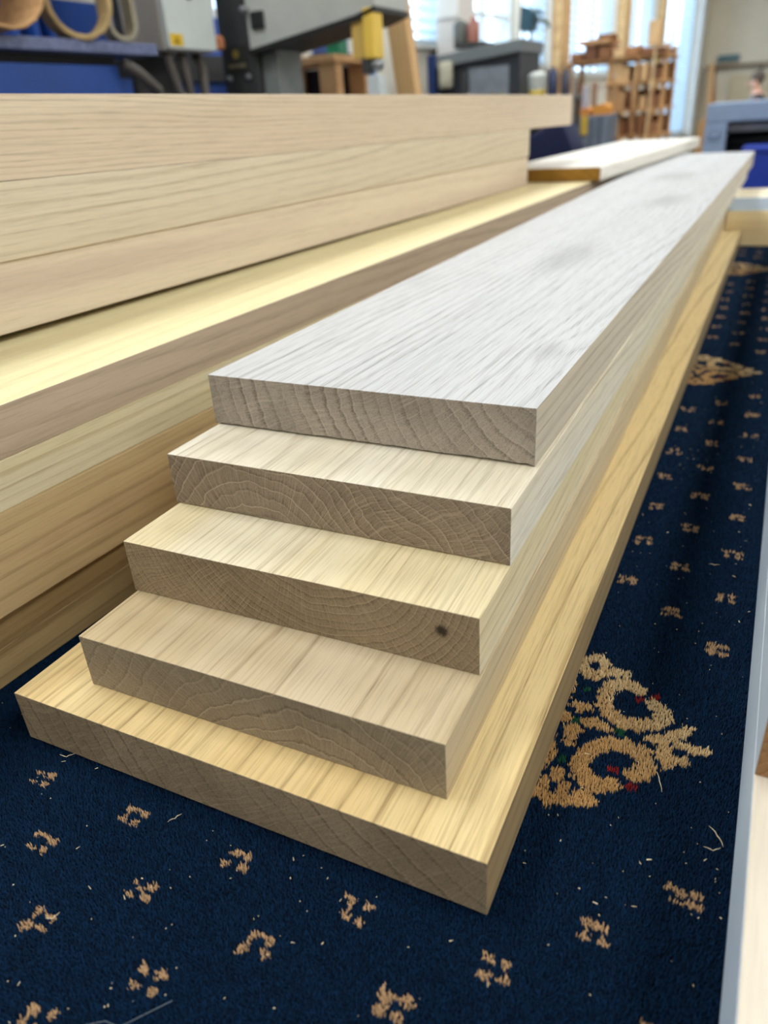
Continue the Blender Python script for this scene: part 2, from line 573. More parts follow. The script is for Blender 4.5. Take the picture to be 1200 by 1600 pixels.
def seg_dist(p, a, b):
    a = np.array(a)
    b = np.array(b)
    d = b - a
    tt = np.clip(((p - a) @ d) / max(1e-12, d @ d), 0, 1)
    return np.linalg.norm(p - a - tt[:, None] * d, axis=1)


def carpet_colour(p, rng):
    """dye of each tuft of the woven pattern at floor positions p (n,2)"""
    n = len(p)
    q = p + rng.normal(0, 0.0004, p.shape)
    st = 0.0026
    q = (np.floor(q / st) + 0.5) * st                      # stitch grid gives stepped outlines
    col = np.tile(NAVY, (n, 1)) * rng.uniform(0.45, 1.6, (n, 1))
    gold = np.zeros(n, bool)
    # medallions
    my = q[:, 1] - MED_Y
    my = my - MED_P * np.round(my / MED_P)
    mx = q[:, 0] - MED_X
    mx = mx - 0.9 * np.round(mx / 0.9)
    mp = np.stack([np.abs(mx), my], 1)
    near = (np.abs(mx) < 0.11) & (np.abs(my) < 0.11)
    idx = np.where(near)[0]
    if len(idx):
        pp = mp[idx]
        best = np.zeros(len(idx), bool)
        for s, w in zip(STROKES, WIDTH):
            for a, b in zip(s, s[1:]):
                best |= seg_dist(pp, a, b) < w * (1 + 0.22 * np.sin(pp[:, 0] * 1900 + 3 * w) * np.cos(pp[:, 1] * 1700))
        ii = idx[best]
        k = np.clip((mp[ii, 0] * 6 + mp[ii, 1] * 7 + rng.normal(0, 0.16, len(ii)) - 0.08), 0, 0.85)[:, None]
        col[ii] = (GOLD * (1 - k) + CREAM * k) * rng.uniform(0.75, 1.2, (len(ii), 1))
        gold[ii] = True
        for c, L, rr in ((RED, REDS, 0.0034), (GREEN, GREENS, 0.0042)):
            for r0 in L:
                hit = (np.linalg.norm(pp - np.array(r0), axis=1) < rr) & ~best
                col[idx[hit]] = c * rng.uniform(0.7, 1.2, (hit.sum(), 1))
    # small motifs on a staggered lattice
    sx, sy = 0.0433, 0.04125
    i = np.round((0.0125 - q[:, 0]) / sx)
    j = np.round((q[:, 1] - 0.2375) / sy)
    ok = (np.mod(i + j, 2) == 0)
    ex = (0.0125 - i * sx)
    ey = (0.2375 + j * sy)
    dmx = ex - MED_X
    dmx = np.abs(dmx - 0.9 * np.round(dmx / 0.9))
    dmy = ey - MED_Y
    dmy = np.abs(dmy - MED_P * np.round(dmy / MED_P))
    ok &= (dmx / 0.13 + dmy / 0.15) > 1.0
    lx = (q[:, 0] - ex) / 0.88
    ly = (q[:, 1] - ey) / 0.88
    h = np.mod(np.abs(np.sin(i * 12.9898 + j * 78.233) * 43758.5453), 1.0)
    h2 = np.mod(h * 7.31, 1.0)
    hit = np.zeros(n, bool)
    for k, (cx, cy) in enumerate(((-0.0062, 0.0046), (0.0058, 0.0052), (-0.0056, -0.0054), (0.0062, -0.0048))):
        jx = (np.mod(h * (3.1 + k), 1.0) - 0.5) * 0.004
        jy = (np.mod(h2 * (5.3 + k), 1.0) - 0.5) * 0.003
        el = ((lx - cx - jx) / 0.0042) ** 2 + ((ly - cy - jy) / 0.0030) ** 2
        hit |= el < 1.0 + 0.35 * np.sin(lx * 1800 + h * 9) * np.cos(ly * 2100)
    hit |= (np.abs(ly - 0.0052) < 0.0017) & (np.abs(lx) < 0.006) & (h > 0.45)
    hit |= (np.abs(lx + 0.0056) < 0.0019) & (np.abs(ly) < 0.006) & (h2 > 0.6)
    hit |= (np.abs(ly + lx * 0.6) < 0.0016) & (np.abs(lx) < 0.004) & (h2 < 0.2)
    hit &= ok & ~gold
    col[hit] = TAN * rng.uniform(0.75, 1.35, (hit.sum(), 1))
    return col


def pile(name, x0, x1, y0, y1, pitch, seed, keep=None):
    rng = np.random.default_rng(seed)
    xs = np.arange(x0, x1, pitch)
    ys = np.arange(y0, y1, pitch)
    gx, gy = np.meshgrid(xs, ys)
    p = np.stack([gx.ravel(), gy.ravel()], 1)
    p = p + rng.uniform(-0.45, 0.45, p.shape) * pitch
    if keep is not None:
        p = p[keep(p)]
    n = len(p)
    col = carpet_colour(p, rng)
    R = pitch * rng.uniform(0.55, 0.8, n)
    H = rng.uniform(0.0026, 0.0046, n)
    a0 = rng.uniform(0, 2 * np.pi, n)
    lean = np.stack([0.08 * np.sin(p[:, 1] * 90 + p[:, 0] * 37), 0.08 * np.cos(p[:, 0] * 80 + p[:, 1] * 21)], 1) * pitch
    tip = p + lean + rng.normal(0, 0.40 * pitch, (n, 2))
    V = np.zeros((n, 4, 3))
    for k in range(3):
        a = a0 + k * 2 * np.pi / 3
        V[:, k, 0] = p[:, 0] + R * np.cos(a)
        V[:, k, 1] = p[:, 1] + R * np.sin(a)
        V[:, k, 2] = -0.0037
    V[:, 3, :2] = tip
    V[:, 3, 2] = -0.0035 + H
    base = (np.arange(n) * 4)[:, None]
    tris = np.concatenate([base + np.array([[0, 1, 3]]), base + np.array([[1, 2, 3]]), base + np.array([[2, 0, 3]])], 1).reshape(-1, 3)
    me = bpy.data.meshes.new(name)
    me.vertices.add(n * 4)
    me.vertices.foreach_set('co', V.reshape(-1))
    me.loops.add(tris.size)
    me.loops.foreach_set('vertex_index', tris.ravel().astype(np.int32))
    npoly = len(tris)
    me.polygons.add(npoly)
    me.polygons.foreach_set('loop_start', (np.arange(npoly) * 3).astype(np.int32))
    me.update(calc_edges=True)
    ca = me.color_attributes.new('dye', 'FLOAT_COLOR', 'POINT')
    full = np.ones((n, 4, 4))
    full[:, :, :3] = col[:, None, :]
    ca.data.foreach_set('color', full.reshape(-1).astype(np.float32))
    me.materials.append(pile_m)
    me.polygons.foreach_set('use_smooth', np.ones(npoly, bool))
    o = bpy.data.objects.new(name, me)
    C.objects.link(o)
    o.parent = CARPET
    return tag(o, kind='stuff')


pile_m, t, b = new_mat('carpet_pile')
at = t.node('ShaderNodeAttribute', attribute_name='dye')
nz = t.noise(t.node('ShaderNodeTexCoord').outputs['Object'], 900.0, 2.0)
t.put(b.inputs['Base Color'], t.mix(0.5, at.outputs['Color'], t.mix(nz.outputs['Fac'], (0.55, 0.55, 0.55, 1), (1.5, 1.5, 1.5, 1)), 'MULTIPLY'))
b.inputs['Roughness'].default_value = 0.75
b.inputs['Specular IOR Level'].default_value = 0.10
b.inputs['Sheen Weight'].default_value = 0.03
b.inputs['Sheen Tint'].default_value = (0.5, 0.7, 1.0, 1)

near_keep = lambda p: ~((p[:, 0] > -0.455) & (p[:, 0] < -0.10) & (p[:, 1] > 0.275)) & ~((p[:, 0] < -0.54) & (p[:, 1] > 0.0) & (p[:, 0] > -0.80)) & ~((p[:, 0] > 0.05))
pile('pile', -0.62, 0.052, 0.06, 0.46, 0.00125, 3, near_keep)
pile('pile', -0.10, 0.052, 0.46, 0.90, 0.0015, 4, None)
pile('pile', -0.10, 0.052, 0.90, 1.6, 0.0022, 9, None)
pile('pile', -0.10, 0.08, 1.6, 2.72, 0.0036, 5, None)
pile('pile', -0.58, -0.46, 0.46, 1.2, 0.0026, 10, None)
pile('pile', -0.80, 0.052, -0.28, 0.06, 0.0036, 6, None)
pile('pile', 0.40, 0.74, -0.2, 2.6, 0.0075, 8, None)

# ------------------------------------------------------------------ boards
def board(name, label, x, y, w, L, z, th, yaw, mats, cat='plank', pitch=0.0, bev=0.0007, group=None, seed=0, gap=0.0, th2=None, rmat=None):
    """one plank: local x across, y along from its near end, z up; ends carry the end-grain material"""
    bm = bmesh.new()
    rnd = random.Random(seed + int(w * 1e5))
    n = 48 if gap > 0 else 1
    rows = []
    for i in range(n + 1):
        xx = w * i / n
        zg = (gap * (0.75 + 0.5 * rnd.random()) if 0 < i < n else gap * 0.3) if gap > 0 else 0.0
        pts = [(xx, 0, zg), (xx, 0, th), (xx, L, th if th2 is None else th2), (xx, L, 0)] + ([(xx, 0.007, 0)] if gap > 0 else [])
        rows.append([bm.verts.new(p) for p in pts])
    m = len(rows[0])
    for A, B in zip(rows, rows[1:]):
        for k in range(m):
            bm.faces.new((A[k], A[(k + 1) % m], B[(k + 1) % m], B[k]))
    bm.faces.new(rows[0][::-1])
    bm.faces.new(rows[-1])
    bmesh.ops.recalc_face_normals(bm, faces=bm.faces[:])
    sharp = [e for e in bm.edges if len(e.link_faces) == 2 and e.calc_face_angle(0) > 1.2 and (gap == 0 or max(v.co.z for v in e.verts) > th * 0.5)]
    bmesh.ops.bevel(bm, geom=sharp, offset=bev, segments=2, affect='EDGES', profile=0.5)
    bm.normal_update()
    for f in bm.faces:
        if abs(f.normal.y) > 0.9:
            f.material_index = 1
        elif len(mats) > 2 and f.normal.x < -0.7:
            f.material_index = 2
    mats = list(mats)
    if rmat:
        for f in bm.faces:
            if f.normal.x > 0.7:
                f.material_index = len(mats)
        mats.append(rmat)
    o = obj(name, bm, mats)
    o.location = (x, y, z)
    o.rotation_euler = (pitch, 0, yaw)
    tag(o, label, cat, group)
    return o


EONLY = ('ering', 'epore', 'ray', 'etone', 'etone_amt', 'late', 'eknots')
FONLY = ('ring', 'pore', 'tone', 'tone_amt', 'knots', 'rough', 'sk')


def pair(name, light, dark, el, ed, **k):
    f = wood(name, light, dark, **{q: v for q, v in k.items() if q not in EONLY})
    ek = {q: v for q, v in k.items() if q not in EONLY + FONLY}
    for q in ('ray', 'late', 'eknots'):
        if q in k:
            ek[q] = k[q]
    e = wood(name + '_end', el, ed, end=True, ring=k.get('ering', 0.55), pore=k.get('epore', 0.6),
             tone=k.get('etone'), tone_amt=k.get('etone_amt', 0.35), **ek)
    return [f, e]


D2R = math.pi / 180
# main stepped stack, bottom to top
PL = [
    # x0, y0, width, length, thickness, yaw(deg), label
    (-0.4637, 0.2635, 0.3752, 2.34, 0.0446, 0.0, 'widest honey oak plank lying on the carpet at the bottom of the stepped stack'),
    (-0.4136, 0.2945, 0.2885, 2.80, 0.0451, 0.31, 'honey oak plank second from bottom of the stepped stack'),
    (-0.4163, 0.3582, 0.2895, 2.82, 0.0451, 0.49, 'yellowish oak plank in the middle of the stepped stack, dark knot in its end'),
    (-0.4192, 0.4262, 0.2919, 2.80, 0.0448, -0.2, 'pale oak plank just below the whitest top plank'),
    (-0.4214, 0.4957, 0.2909, 2.70, 0.0453, -0.59, 'whitish oak plank on top of the stepped stack'),
]
PM = [
    pair('oak_a', (222, 194, 138), (146, 116, 72), (152, 136, 112), (86, 74, 60), tone=(224, 204, 156), pith=(0.47, 0.17), freq=62, warp=0.05, tilt=1.5, ring=0.62, pore=0.7, tone_amt=0.6, seed=3, bw=0.2, ering=0.6, epore=0.95, ray=0.4, fine=0.35, late=0.25),
    pair('oak_b', (190, 170, 132), (142, 119, 86), (152, 138, 116), (90, 79, 66), tone=(204, 188, 161), pith=(0.19, -0.10), freq=80, warp=0.07, tilt=2.0, ring=0.7, pore=0.7, tone_amt=0.7, seed=8, bw=0.22, ering=0.6, epore=0.7, ray=0.6, fine=0.5, wave=0.012, late=0.5),
    pair('oak_c', (218, 202, 162), (172, 152, 114), (148, 131, 106), (82, 70, 56), tone=(220, 212, 190), pith=(0.165, 0.10), freq=190, warp=0.05, tilt=3.0, ring=0.42, pore=0.7, tone_amt=0.7, seed=14, ering=0.6, epore=0.8, ray=0.9, fine=0.6, late=0.7, eknots=((0.264, 0.029, 0.0065),)),
    pair('oak_d', (216, 206, 182), (168, 154, 126), (144, 130, 112), (84, 73, 62), tone=(224, 219, 206), pith=(0.10, -0.095), freq=115, warp=0.10, tilt=2.0, ring=0.42, pore=0.7, tone_amt=0.8, seed=21, ering=0.55, epore=0.7, ray=1.0, fine=0.6, wave=0.012, late=0.95),
    pair('oak_e', (197, 197, 197), (140, 137, 133), (166, 156, 144), (102, 93, 84), tone=(180, 182, 184), pith=(0.335, 0.105), freq=82, warp=0.05, tilt=3.5, ring=0.34, pore=0.8, sk=0.5, tone_amt=0.25, seed=33, ering=0.65, epore=0.7, ray=0.5, fine=0.45, rough=0.6, late=0.3,
         knots=((0.262, 0.14, 0.020), (0.17, 0.60, 0.06), (0.20, 1.25, 0.07), (0.14, 1.8, 0.08))),
]
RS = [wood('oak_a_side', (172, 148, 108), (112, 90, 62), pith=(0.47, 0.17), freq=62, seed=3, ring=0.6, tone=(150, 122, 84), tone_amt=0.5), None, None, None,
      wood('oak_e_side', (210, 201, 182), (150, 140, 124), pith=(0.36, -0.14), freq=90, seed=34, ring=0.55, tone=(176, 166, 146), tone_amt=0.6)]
GAPS = (0.0006, 0.0006, 0.0006, 0.0012, 0.0020)
z = 0.0
for (x, y, w, L, th, yw, lab), mm, gp, rs_ in zip(PL, PM, GAPS, RS):
    # keep every near-left corner where it is and turn the plank about it
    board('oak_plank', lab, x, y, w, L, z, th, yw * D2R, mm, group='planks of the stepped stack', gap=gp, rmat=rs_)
    z += th

# left-hand stack
YB = -math.atan(0.05)
def left_board(lab, right_s, w, z, th, y0, y1, mm, slope=0.05, pitch=0.0, name='oak_plank', th2=None):
    """right_s: X of the right face where it would cross Y = 0"""
    yaw = -math.atan(slope)
    cs, sn = math.cos(yaw), math.sin(yaw)
    # near-right corner
    xr = right_s + slope * y0
    return board(name, lab, xr - w * cs, y0 - w * sn, w, (y1 - y0) / cs, z, th, yaw, mm, pitch=pitch, group='planks of the left stack', th2=th2)


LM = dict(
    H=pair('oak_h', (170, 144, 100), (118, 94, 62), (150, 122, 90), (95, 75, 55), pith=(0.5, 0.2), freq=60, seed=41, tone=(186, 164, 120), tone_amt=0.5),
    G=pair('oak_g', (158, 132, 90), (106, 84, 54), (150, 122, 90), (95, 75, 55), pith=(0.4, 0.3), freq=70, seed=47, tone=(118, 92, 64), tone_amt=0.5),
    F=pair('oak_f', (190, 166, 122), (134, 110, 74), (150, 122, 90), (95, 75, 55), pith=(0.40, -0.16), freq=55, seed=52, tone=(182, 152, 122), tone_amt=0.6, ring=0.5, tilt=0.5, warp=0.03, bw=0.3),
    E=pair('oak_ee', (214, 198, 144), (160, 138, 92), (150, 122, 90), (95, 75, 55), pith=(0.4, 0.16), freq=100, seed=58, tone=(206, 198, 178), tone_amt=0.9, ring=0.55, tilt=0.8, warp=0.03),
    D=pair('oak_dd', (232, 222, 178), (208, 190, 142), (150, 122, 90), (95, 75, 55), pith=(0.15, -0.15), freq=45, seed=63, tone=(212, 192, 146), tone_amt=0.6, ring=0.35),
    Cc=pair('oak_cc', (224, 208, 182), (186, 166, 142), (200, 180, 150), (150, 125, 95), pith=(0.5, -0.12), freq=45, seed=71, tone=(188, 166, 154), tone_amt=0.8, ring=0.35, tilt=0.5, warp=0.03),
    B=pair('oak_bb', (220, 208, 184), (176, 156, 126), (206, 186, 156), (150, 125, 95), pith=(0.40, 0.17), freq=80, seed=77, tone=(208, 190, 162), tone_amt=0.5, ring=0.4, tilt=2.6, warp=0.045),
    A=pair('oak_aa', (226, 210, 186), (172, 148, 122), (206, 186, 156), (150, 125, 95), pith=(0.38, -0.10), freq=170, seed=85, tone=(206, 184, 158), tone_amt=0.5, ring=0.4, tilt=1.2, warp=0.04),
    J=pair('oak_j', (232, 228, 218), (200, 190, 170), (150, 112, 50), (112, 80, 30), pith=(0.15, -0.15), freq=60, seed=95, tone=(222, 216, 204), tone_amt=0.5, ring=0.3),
)
side = wood('oak_dd_side', (198, 179, 156), (144, 124, 104), pith=(0.36, -0.3), freq=60, seed=64, tone=(164, 144, 122), tone_amt=0.6, ring=0.6,
            knots=((0.30, 1.05, 0.015),))
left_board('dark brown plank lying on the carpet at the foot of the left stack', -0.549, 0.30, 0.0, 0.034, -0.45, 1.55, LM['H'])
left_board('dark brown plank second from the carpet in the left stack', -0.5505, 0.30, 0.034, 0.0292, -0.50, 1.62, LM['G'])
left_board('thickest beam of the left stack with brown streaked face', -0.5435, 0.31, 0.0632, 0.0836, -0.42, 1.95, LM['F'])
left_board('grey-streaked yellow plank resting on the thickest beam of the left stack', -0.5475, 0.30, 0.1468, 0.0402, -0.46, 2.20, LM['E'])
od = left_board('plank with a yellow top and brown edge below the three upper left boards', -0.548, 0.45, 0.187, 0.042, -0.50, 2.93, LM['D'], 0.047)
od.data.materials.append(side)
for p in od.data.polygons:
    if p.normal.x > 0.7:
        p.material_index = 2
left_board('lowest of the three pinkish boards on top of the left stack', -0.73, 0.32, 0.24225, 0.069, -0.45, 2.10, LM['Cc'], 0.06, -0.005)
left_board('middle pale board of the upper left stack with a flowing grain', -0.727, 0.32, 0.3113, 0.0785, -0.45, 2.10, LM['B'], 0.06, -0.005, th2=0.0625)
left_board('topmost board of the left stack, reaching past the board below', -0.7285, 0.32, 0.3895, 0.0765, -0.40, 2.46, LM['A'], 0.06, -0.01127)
board('sticker', 'thin spacer stick propping the near end of the pinkish boards', -1.03, -0.30, 0.31, 0.03, 0.2291, 0.0121, 0.0, LM['Cc'], cat='spacer')
# white board lying further back on the yellow-topped plank
board('oak_plank', 'white-topped plank with a dark golden end lying behind the left boards', -0.724, 2.175, 0.30, 1.36, 0.2292, 0.0345, -math.atan(0.08), LM['J'], bev=0.003)

# right-hand stack at the picture's edge
K1 = pair('oak_k', (222, 214, 200), (196, 184, 164), (170, 140, 104), (110, 86, 62), pith=(0.15, -0.2), freq=40, seed=101, tone=(212, 200, 180), tone_amt=0.6, ring=0.25)
edge_blue_lit = plain('blue_light_edge', (208, 228, 255), 0.4, var=0.05, scale=8.0)  # bluish window light and shade put into the edge colour
K1.append(edge_blue_lit)
board('pale_board', 'cream-topped board with bluish light painted on its edge at the right picture border', 0.0347, -0.25, 0.30, 2.70, 0.0, 0.073, -0.2 * D2R, K1, cat='board', bev=0.0015)
K2 = pair('oak_k2', (226, 206, 176), (190, 160, 122), (158, 122, 86), (112, 82, 56), pith=(0.1, -0.1), freq=150, seed=107, ering=0.5, epore=0.8)
K2.append(edge_blue_lit)
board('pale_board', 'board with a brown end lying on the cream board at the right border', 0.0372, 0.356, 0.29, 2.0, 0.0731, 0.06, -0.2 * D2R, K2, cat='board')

# cross timbers beyond the stacks
BM_ = pair('oak_beam', (252, 232, 184), (232, 204, 152), (160, 130, 95), (110, 86, 62), pith=(0.2, -0.05), freq=60, seed=111, tone=(226, 196, 140), tone_amt=0.6)
o = board('cross_beam', 'honey timber lying crosswise at the far end of the carpet', 0.0, 0.0, 0.09, 0.80, 0.0, 0.0975, 0.0, BM_, cat='beam', bev=0.002)
o.location = (-0.136, 2.70, 0.0)
o.rotation_euler = (0, 0, -90 * D2R)
MB_ = pair('pale_far', (238, 228, 204), (210, 194, 160), (160, 168, 184), (140, 150, 170), pith=(0.2, -0.2), freq=40, seed=117)
MB_.append(edge_blue_lit)
o = board('pale_board', 'cream board with blue-grey shade painted on its edge lying on the crosswise timber', 0.0, 0.0, 0.26, 0.80, 0.0, 0.037, 0.0, MB_, cat='board', bev=0.002)
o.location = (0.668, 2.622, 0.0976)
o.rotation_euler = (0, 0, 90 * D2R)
for p in o.data.polygons:
    pass

# ------------------------------------------------------------------ sawdust and shavings on the carpet
saw_m = plain('sawdust', (226, 208, 172), 0.8, var=0.1, scale=200)
bm = bmesh.new()
rnd = random.Random(11)
for _ in range(380):
    if rnd.random() < 0.6:
        x, y = rnd.uniform(-0.55, 0.03), rnd.uniform(0.02, 0.30)
    else:
        x, y = rnd.uniform(-0.085, 0.033), 0.3 + 1.0 * rnd.random() ** 1.6
    if -0.47 < x < -0.085 and y > 0.26:
        continue
    l = rnd.choice((0.0003, 0.0003, 0.0004, 0.0005, 0.0006, 0.0013)) * rnd.uniform(0.7, 1.3)
    w = min(l, 0.0004) * rnd.uniform(0.4, 0.9)
    a = rnd.uniform(0, math.pi)
    ca, sa = math.cos(a), math.sin(a)
    z0 = rnd.uniform(0.0006, 0.0022)
    vs_ = []
    for dz in (0, 0.0003):
        for u, v in ((-l, -w), (l, -w * 0.5), (l, w * 0.5), (-l, w)):
            vs_.append(bm.verts.new((x + u * ca - v * sa, y + u * sa + v * ca, z0 + dz + u * rnd.uniform(-.2, .2))))
    for f in ((0, 3, 2, 1), (4, 5, 6, 7), (0, 1, 5, 4), (1, 2, 6, 5), (2, 3, 7, 6), (3, 0, 4, 7)):
        bm.faces.new([vs_[i] for i in f])
o = obj('sawdust', bm, saw_m)
tag(o, 'pale sawdust specks scattered over the navy carpet', 'sawdust', kind='stuff')
SH = [((-0.4174, 0.2575), 0.5, 0.006, 'curled pale shaving beside the left foot of the bottom plank'),
      ((-0.0122, 0.400), 1.9, 0.009, 'straight pale splinter on the carpet right of the medallion'),
      ((0.0265, 0.3691), 2.2, 0.008, 'bent pale splinter near the cream board edge'),
      ((0.0250, 0.357), 0.3, 0.005, 'short curved splinter just below the bent splinter'),
      ((-0.3237, 0.158), 0.9, 0.004, 'tiny hooked shaving by the left front motif'),
      ((-0.3030, 0.245), 1.1, 0.005, 'small slanted sliver in front of the bottom plank end'),
      ((-0.0018, 0.6984), 0.2, 0.005, 'pale wood chip among the motifs beside the stack')]
for k_, ((x, y), a, l, lab) in enumerate(SH):
    bend = (0.5, 0.03, 0.12, 0.5, 0.6, 0.1, 0.3)[k_]
    bm = bmesh.new()
    pts = []
    for k in range(7):
        u = (k / 6 - 0.5) * 2 * l
        pts.append((x + u * math.cos(a) - (u * u / l) * bend * math.sin(a), y + u * math.sin(a) + (u * u / l) * bend * math.cos(a), 0.0022 + 0.0012 * math.sin(k * 1.1) ** 2))
    add_tube(bm, pts, [0.00012, 0.0002, 0.00026, 0.00028, 0.00026, 0.0002, 0.00012], 5)
    tag(obj('wood_shaving', bm, saw_m), lab, 'shaving', 'shavings on the carpet')
bm = bmesh.new()
add_tube(bm, [(-0.262, 0.120, 0.002), (-0.252, 0.127, 0.0025), (-0.243, 0.128, 0.002), (-0.236, 0.136, 0.003), (-0.226, 0.150, 0.002)], 0.00017, 5)
tag(obj('thread', bm, plain('grey_thread', (120, 130, 140), 0.8)), 'loose grey thread on the carpet near the bottom edge', 'thread')

# ------------------------------------------------------------------ blue belt station on the left
blue = plain('blue_paint', (34, 78, 160), 0.45, var=0.1, scale=5)
blue_dk = plain('dark_blue_paint', (24, 48, 98), 0.5, var=0.12, scale=5)
ledge_m = plain('worn_blue_grey_ledge', (118, 128, 168), 0.35, var=0.25, scale=30)
st = thing('belt_station', 'blue steel sanding station with a worn ledge at top left', 'machine', (-1.85, 0.9, FLOOR))
box('cabinet', blue, -0.45, 0.0, 0.0, 1.12, 0.0, 1.345, st, 0.004)
box('recess', black, -0.45, -0.03, 0.0, 1.14, 1.345, 1.372, st)
box('ledge', ledge_m, -0.45, 0.035, 0.0, 1.27, 1.372, 1.403, st, 0.004)
box('back_panel', blue_dk, -0.42, -0.39, 0.0, 1.30, 1.403, 2.3, st)
for k, yy in enumerate((1.06, 1.14, 1.21)):
    box('rib', blue, -0.39, -0.33, yy, yy + 0.025, 1.403, 2.3, st, 0.003)
box('side_panel', blue, -0.40, -0.10, 1.20, 1.28, 0.0, 1.32, st, 0.003)
box('rear_panel', blue, -0.44, -0.40, 1.28, 2.28, 0.0, 1.57, st)
box('lower_panel', blue, -0.36, -0.30, 1.52, 1.72, 0.0, 1.30, st, 0.003)
box('dark_gap', black, -0.40, -0.37, 1.28, 2.26, 1.335, 1.43, st)
for yy, zz in ((0.72, 1.86), (0.97, 1.86), (1.12, 1.86)):
    bm = bmesh.new()
    add_tube(bm, [(-0.39, yy, zz), (0.05, yy, zz)], 0.012, 8)
    obj('peg', bm, steel, st, True)

belt_tan = plain('abrasive_tan', (190, 150, 104), 0.9, var=0.15, scale=40)
belt_buff = plain('abrasive_buff', (196, 170, 122), 0.9, var=0.2, scale=30)
belt_grey = plain('abrasive_grey_back', (176, 170, 150), 0.85, var=0.12, scale=30)


def belt(name, lab, cx, cy, zbot, rx, hgt, wide, thick, mat, tilt=0.0, skew=0.0):
    """closed hanging abrasive belt: a tall loop in Y-Z, wide along X"""
    bm = bmesh.new()
    pts = []
    for k in range(11):
        a = math.pi + math.pi * k / 10
        pts.append((0, rx * math.cos(a) , rx + rx * math.sin(a)))
    for k in range(1, 5):
        pts.append((0, rx + skew * k / 5, rx + (hgt - 2 * rx) * k / 5))
    for k in range(11):
        a = math.pi * k / 10
        pts.append((0, skew + 0.8 * rx * math.cos(a), hgt - rx + rx * math.sin(a)))
    for k in range(4, 0, -1):
        pts.append((0, -rx + skew * k / 5, rx + (hgt - 2 * rx) * k / 5))
    add_tube(bm, pts, 0, closed=True, flat=(wide / 2, thick / 2))
    o = obj(name, bm, mat)
    bv = o.modifiers.new('bevel', 'BEVEL')
    bv.width = 0.002
    o.location = (cx, cy, zbot)
    o.rotation_euler = (0, 0, tilt)
    return tag(o, lab, 'sanding belt', 'belts hung above the ledge')


belt('sanding_belt', 'broad tan sanding belt hanging at the far top left corner', -1.86, 1.60, 0.660, 0.115, 0.53, 0.20, 0.008, belt_tan, -0.15)
belt('sanding_belt', 'buff sanding belt with a deep rounded bend right of the broad tan belt', -1.84, 1.885, 0.657, 0.085, 0.53, 0.085, 0.014, belt_buff, -0.50, 0.02)
belt('sanding_belt', 'narrow grey-backed sanding belt nearest the control cabinet', -1.84, 2.045, 0.660, 0.040, 0.53, 0.06, 0.014, belt_grey, -0.35)

cab_m = plain('cabinet_grey_white', (214, 222, 220), 0.45, var=0.03)
cab_side = plain('cabinet_side_shaded', (188, 184, 174), 0.5, var=0.04)  # darker than the door: shade on the side put into the colour
cc = thing('control_cabinet', 'pale grey control cabinet with a yellow warning sticker', 'cabinet', (-1.85, 2.27, 0.645))
box('body', cab_side, -0.18, -0.022, 0.0, 0.262, 0.0, 0.75, cc, 0.004)
dr = box('door', cab_m, -0.022, 0.0, 0.004, 0.258, 0.004, 0.746, cc, 0.003)
bm = bmesh.new()
add_tube(bm, [(0.0, 0.135, 0.155), (0.012, 0.135, 0.155)], 0.010, 10)
obj('lock', bm, dark_grey, dr, True)
stk = box('warning_sticker', plain('sticker_yellow', (228, 190, 40), 0.6, var=0.03), 0.0, 0.0012, 0.012, 0.075, 0.012, 0.046, cc)
bm = bmesh.new()
add_prism(bm, [(0.030, 0.018), (0.056, 0.018), (0.043, 0.040)], 'x', 0.0012, 0.0018)
obj('triangle', bm, plain('sticker_print', (150, 110, 20), 0.6), stk)
bm = bmesh.new()
add_box(bm, -0.23, -0.18, 0.02, 0.25, -1.395, 0.70)
obj('mounting_post', bm, dark_grey, cc)
hose_m = plain('cable_grey', (98, 92, 88), 0.6)
for pts, lab in (([(-1.90, 2.31, 0.646), (-1.89, 2.315, 0.58), (-1.88, 2.34, 0.48), (-1.87, 2.35, 0.2), (-1.9, 2.36, FLOOR + 0.02)], 'grey cable dropping from the left underside of the control cabinet'),
                 ([(-1.91, 2.40, 0.646), (-1.90, 2.40, 0.56), (-1.90, 2.41, 0.44), (-1.90, 2.41, 0.1), (-1.93, 2.41, FLOOR + 0.02)], 'straight grey cable below the middle of the control cabinet'),
                 ([(-1.93, 2.50, 0.646), (-1.88, 2.47, 0.60), (-1.87, 2.45, 0.55), (-1.87, 2.45, 0.4), (-1.9, 2.46, FLOOR + 0.02)], 'bowed grey cable under the right corner of the control cabinet'),
                 ([(-1.83, 2.02, 0.60), (-1.81, 2.06, 0.575), (-1.80, 2.12, 0.53), (-1.80, 2.16, 0.46), (-1.80, 2.18, 0.2), (-1.80, 2.2, FLOOR + 0.02)], 'brown-grey hose slanting down beside the blue station')):
    bm = bmesh.new()
    add_tube(bm, pts, 0.016, 8)
    tag(obj('cable', bm, hose_m, None, True), lab, 'cable', 'cables under the control cabinet')
bm = bmesh.new()
add_lathe(bm, [(0.016, 0.0), (0.026, 0.006), (0.026, 0.035), (0.018, 0.045)], 0, 0, 12)
o = obj('pipe_elbow', bm, plain('copper_orange', (196, 126, 84), 0.5))
o.location = (-1.88, 2.572, 0.655)
tag(o, 'small orange pipe end between control cabinet and dark column', 'fitting')

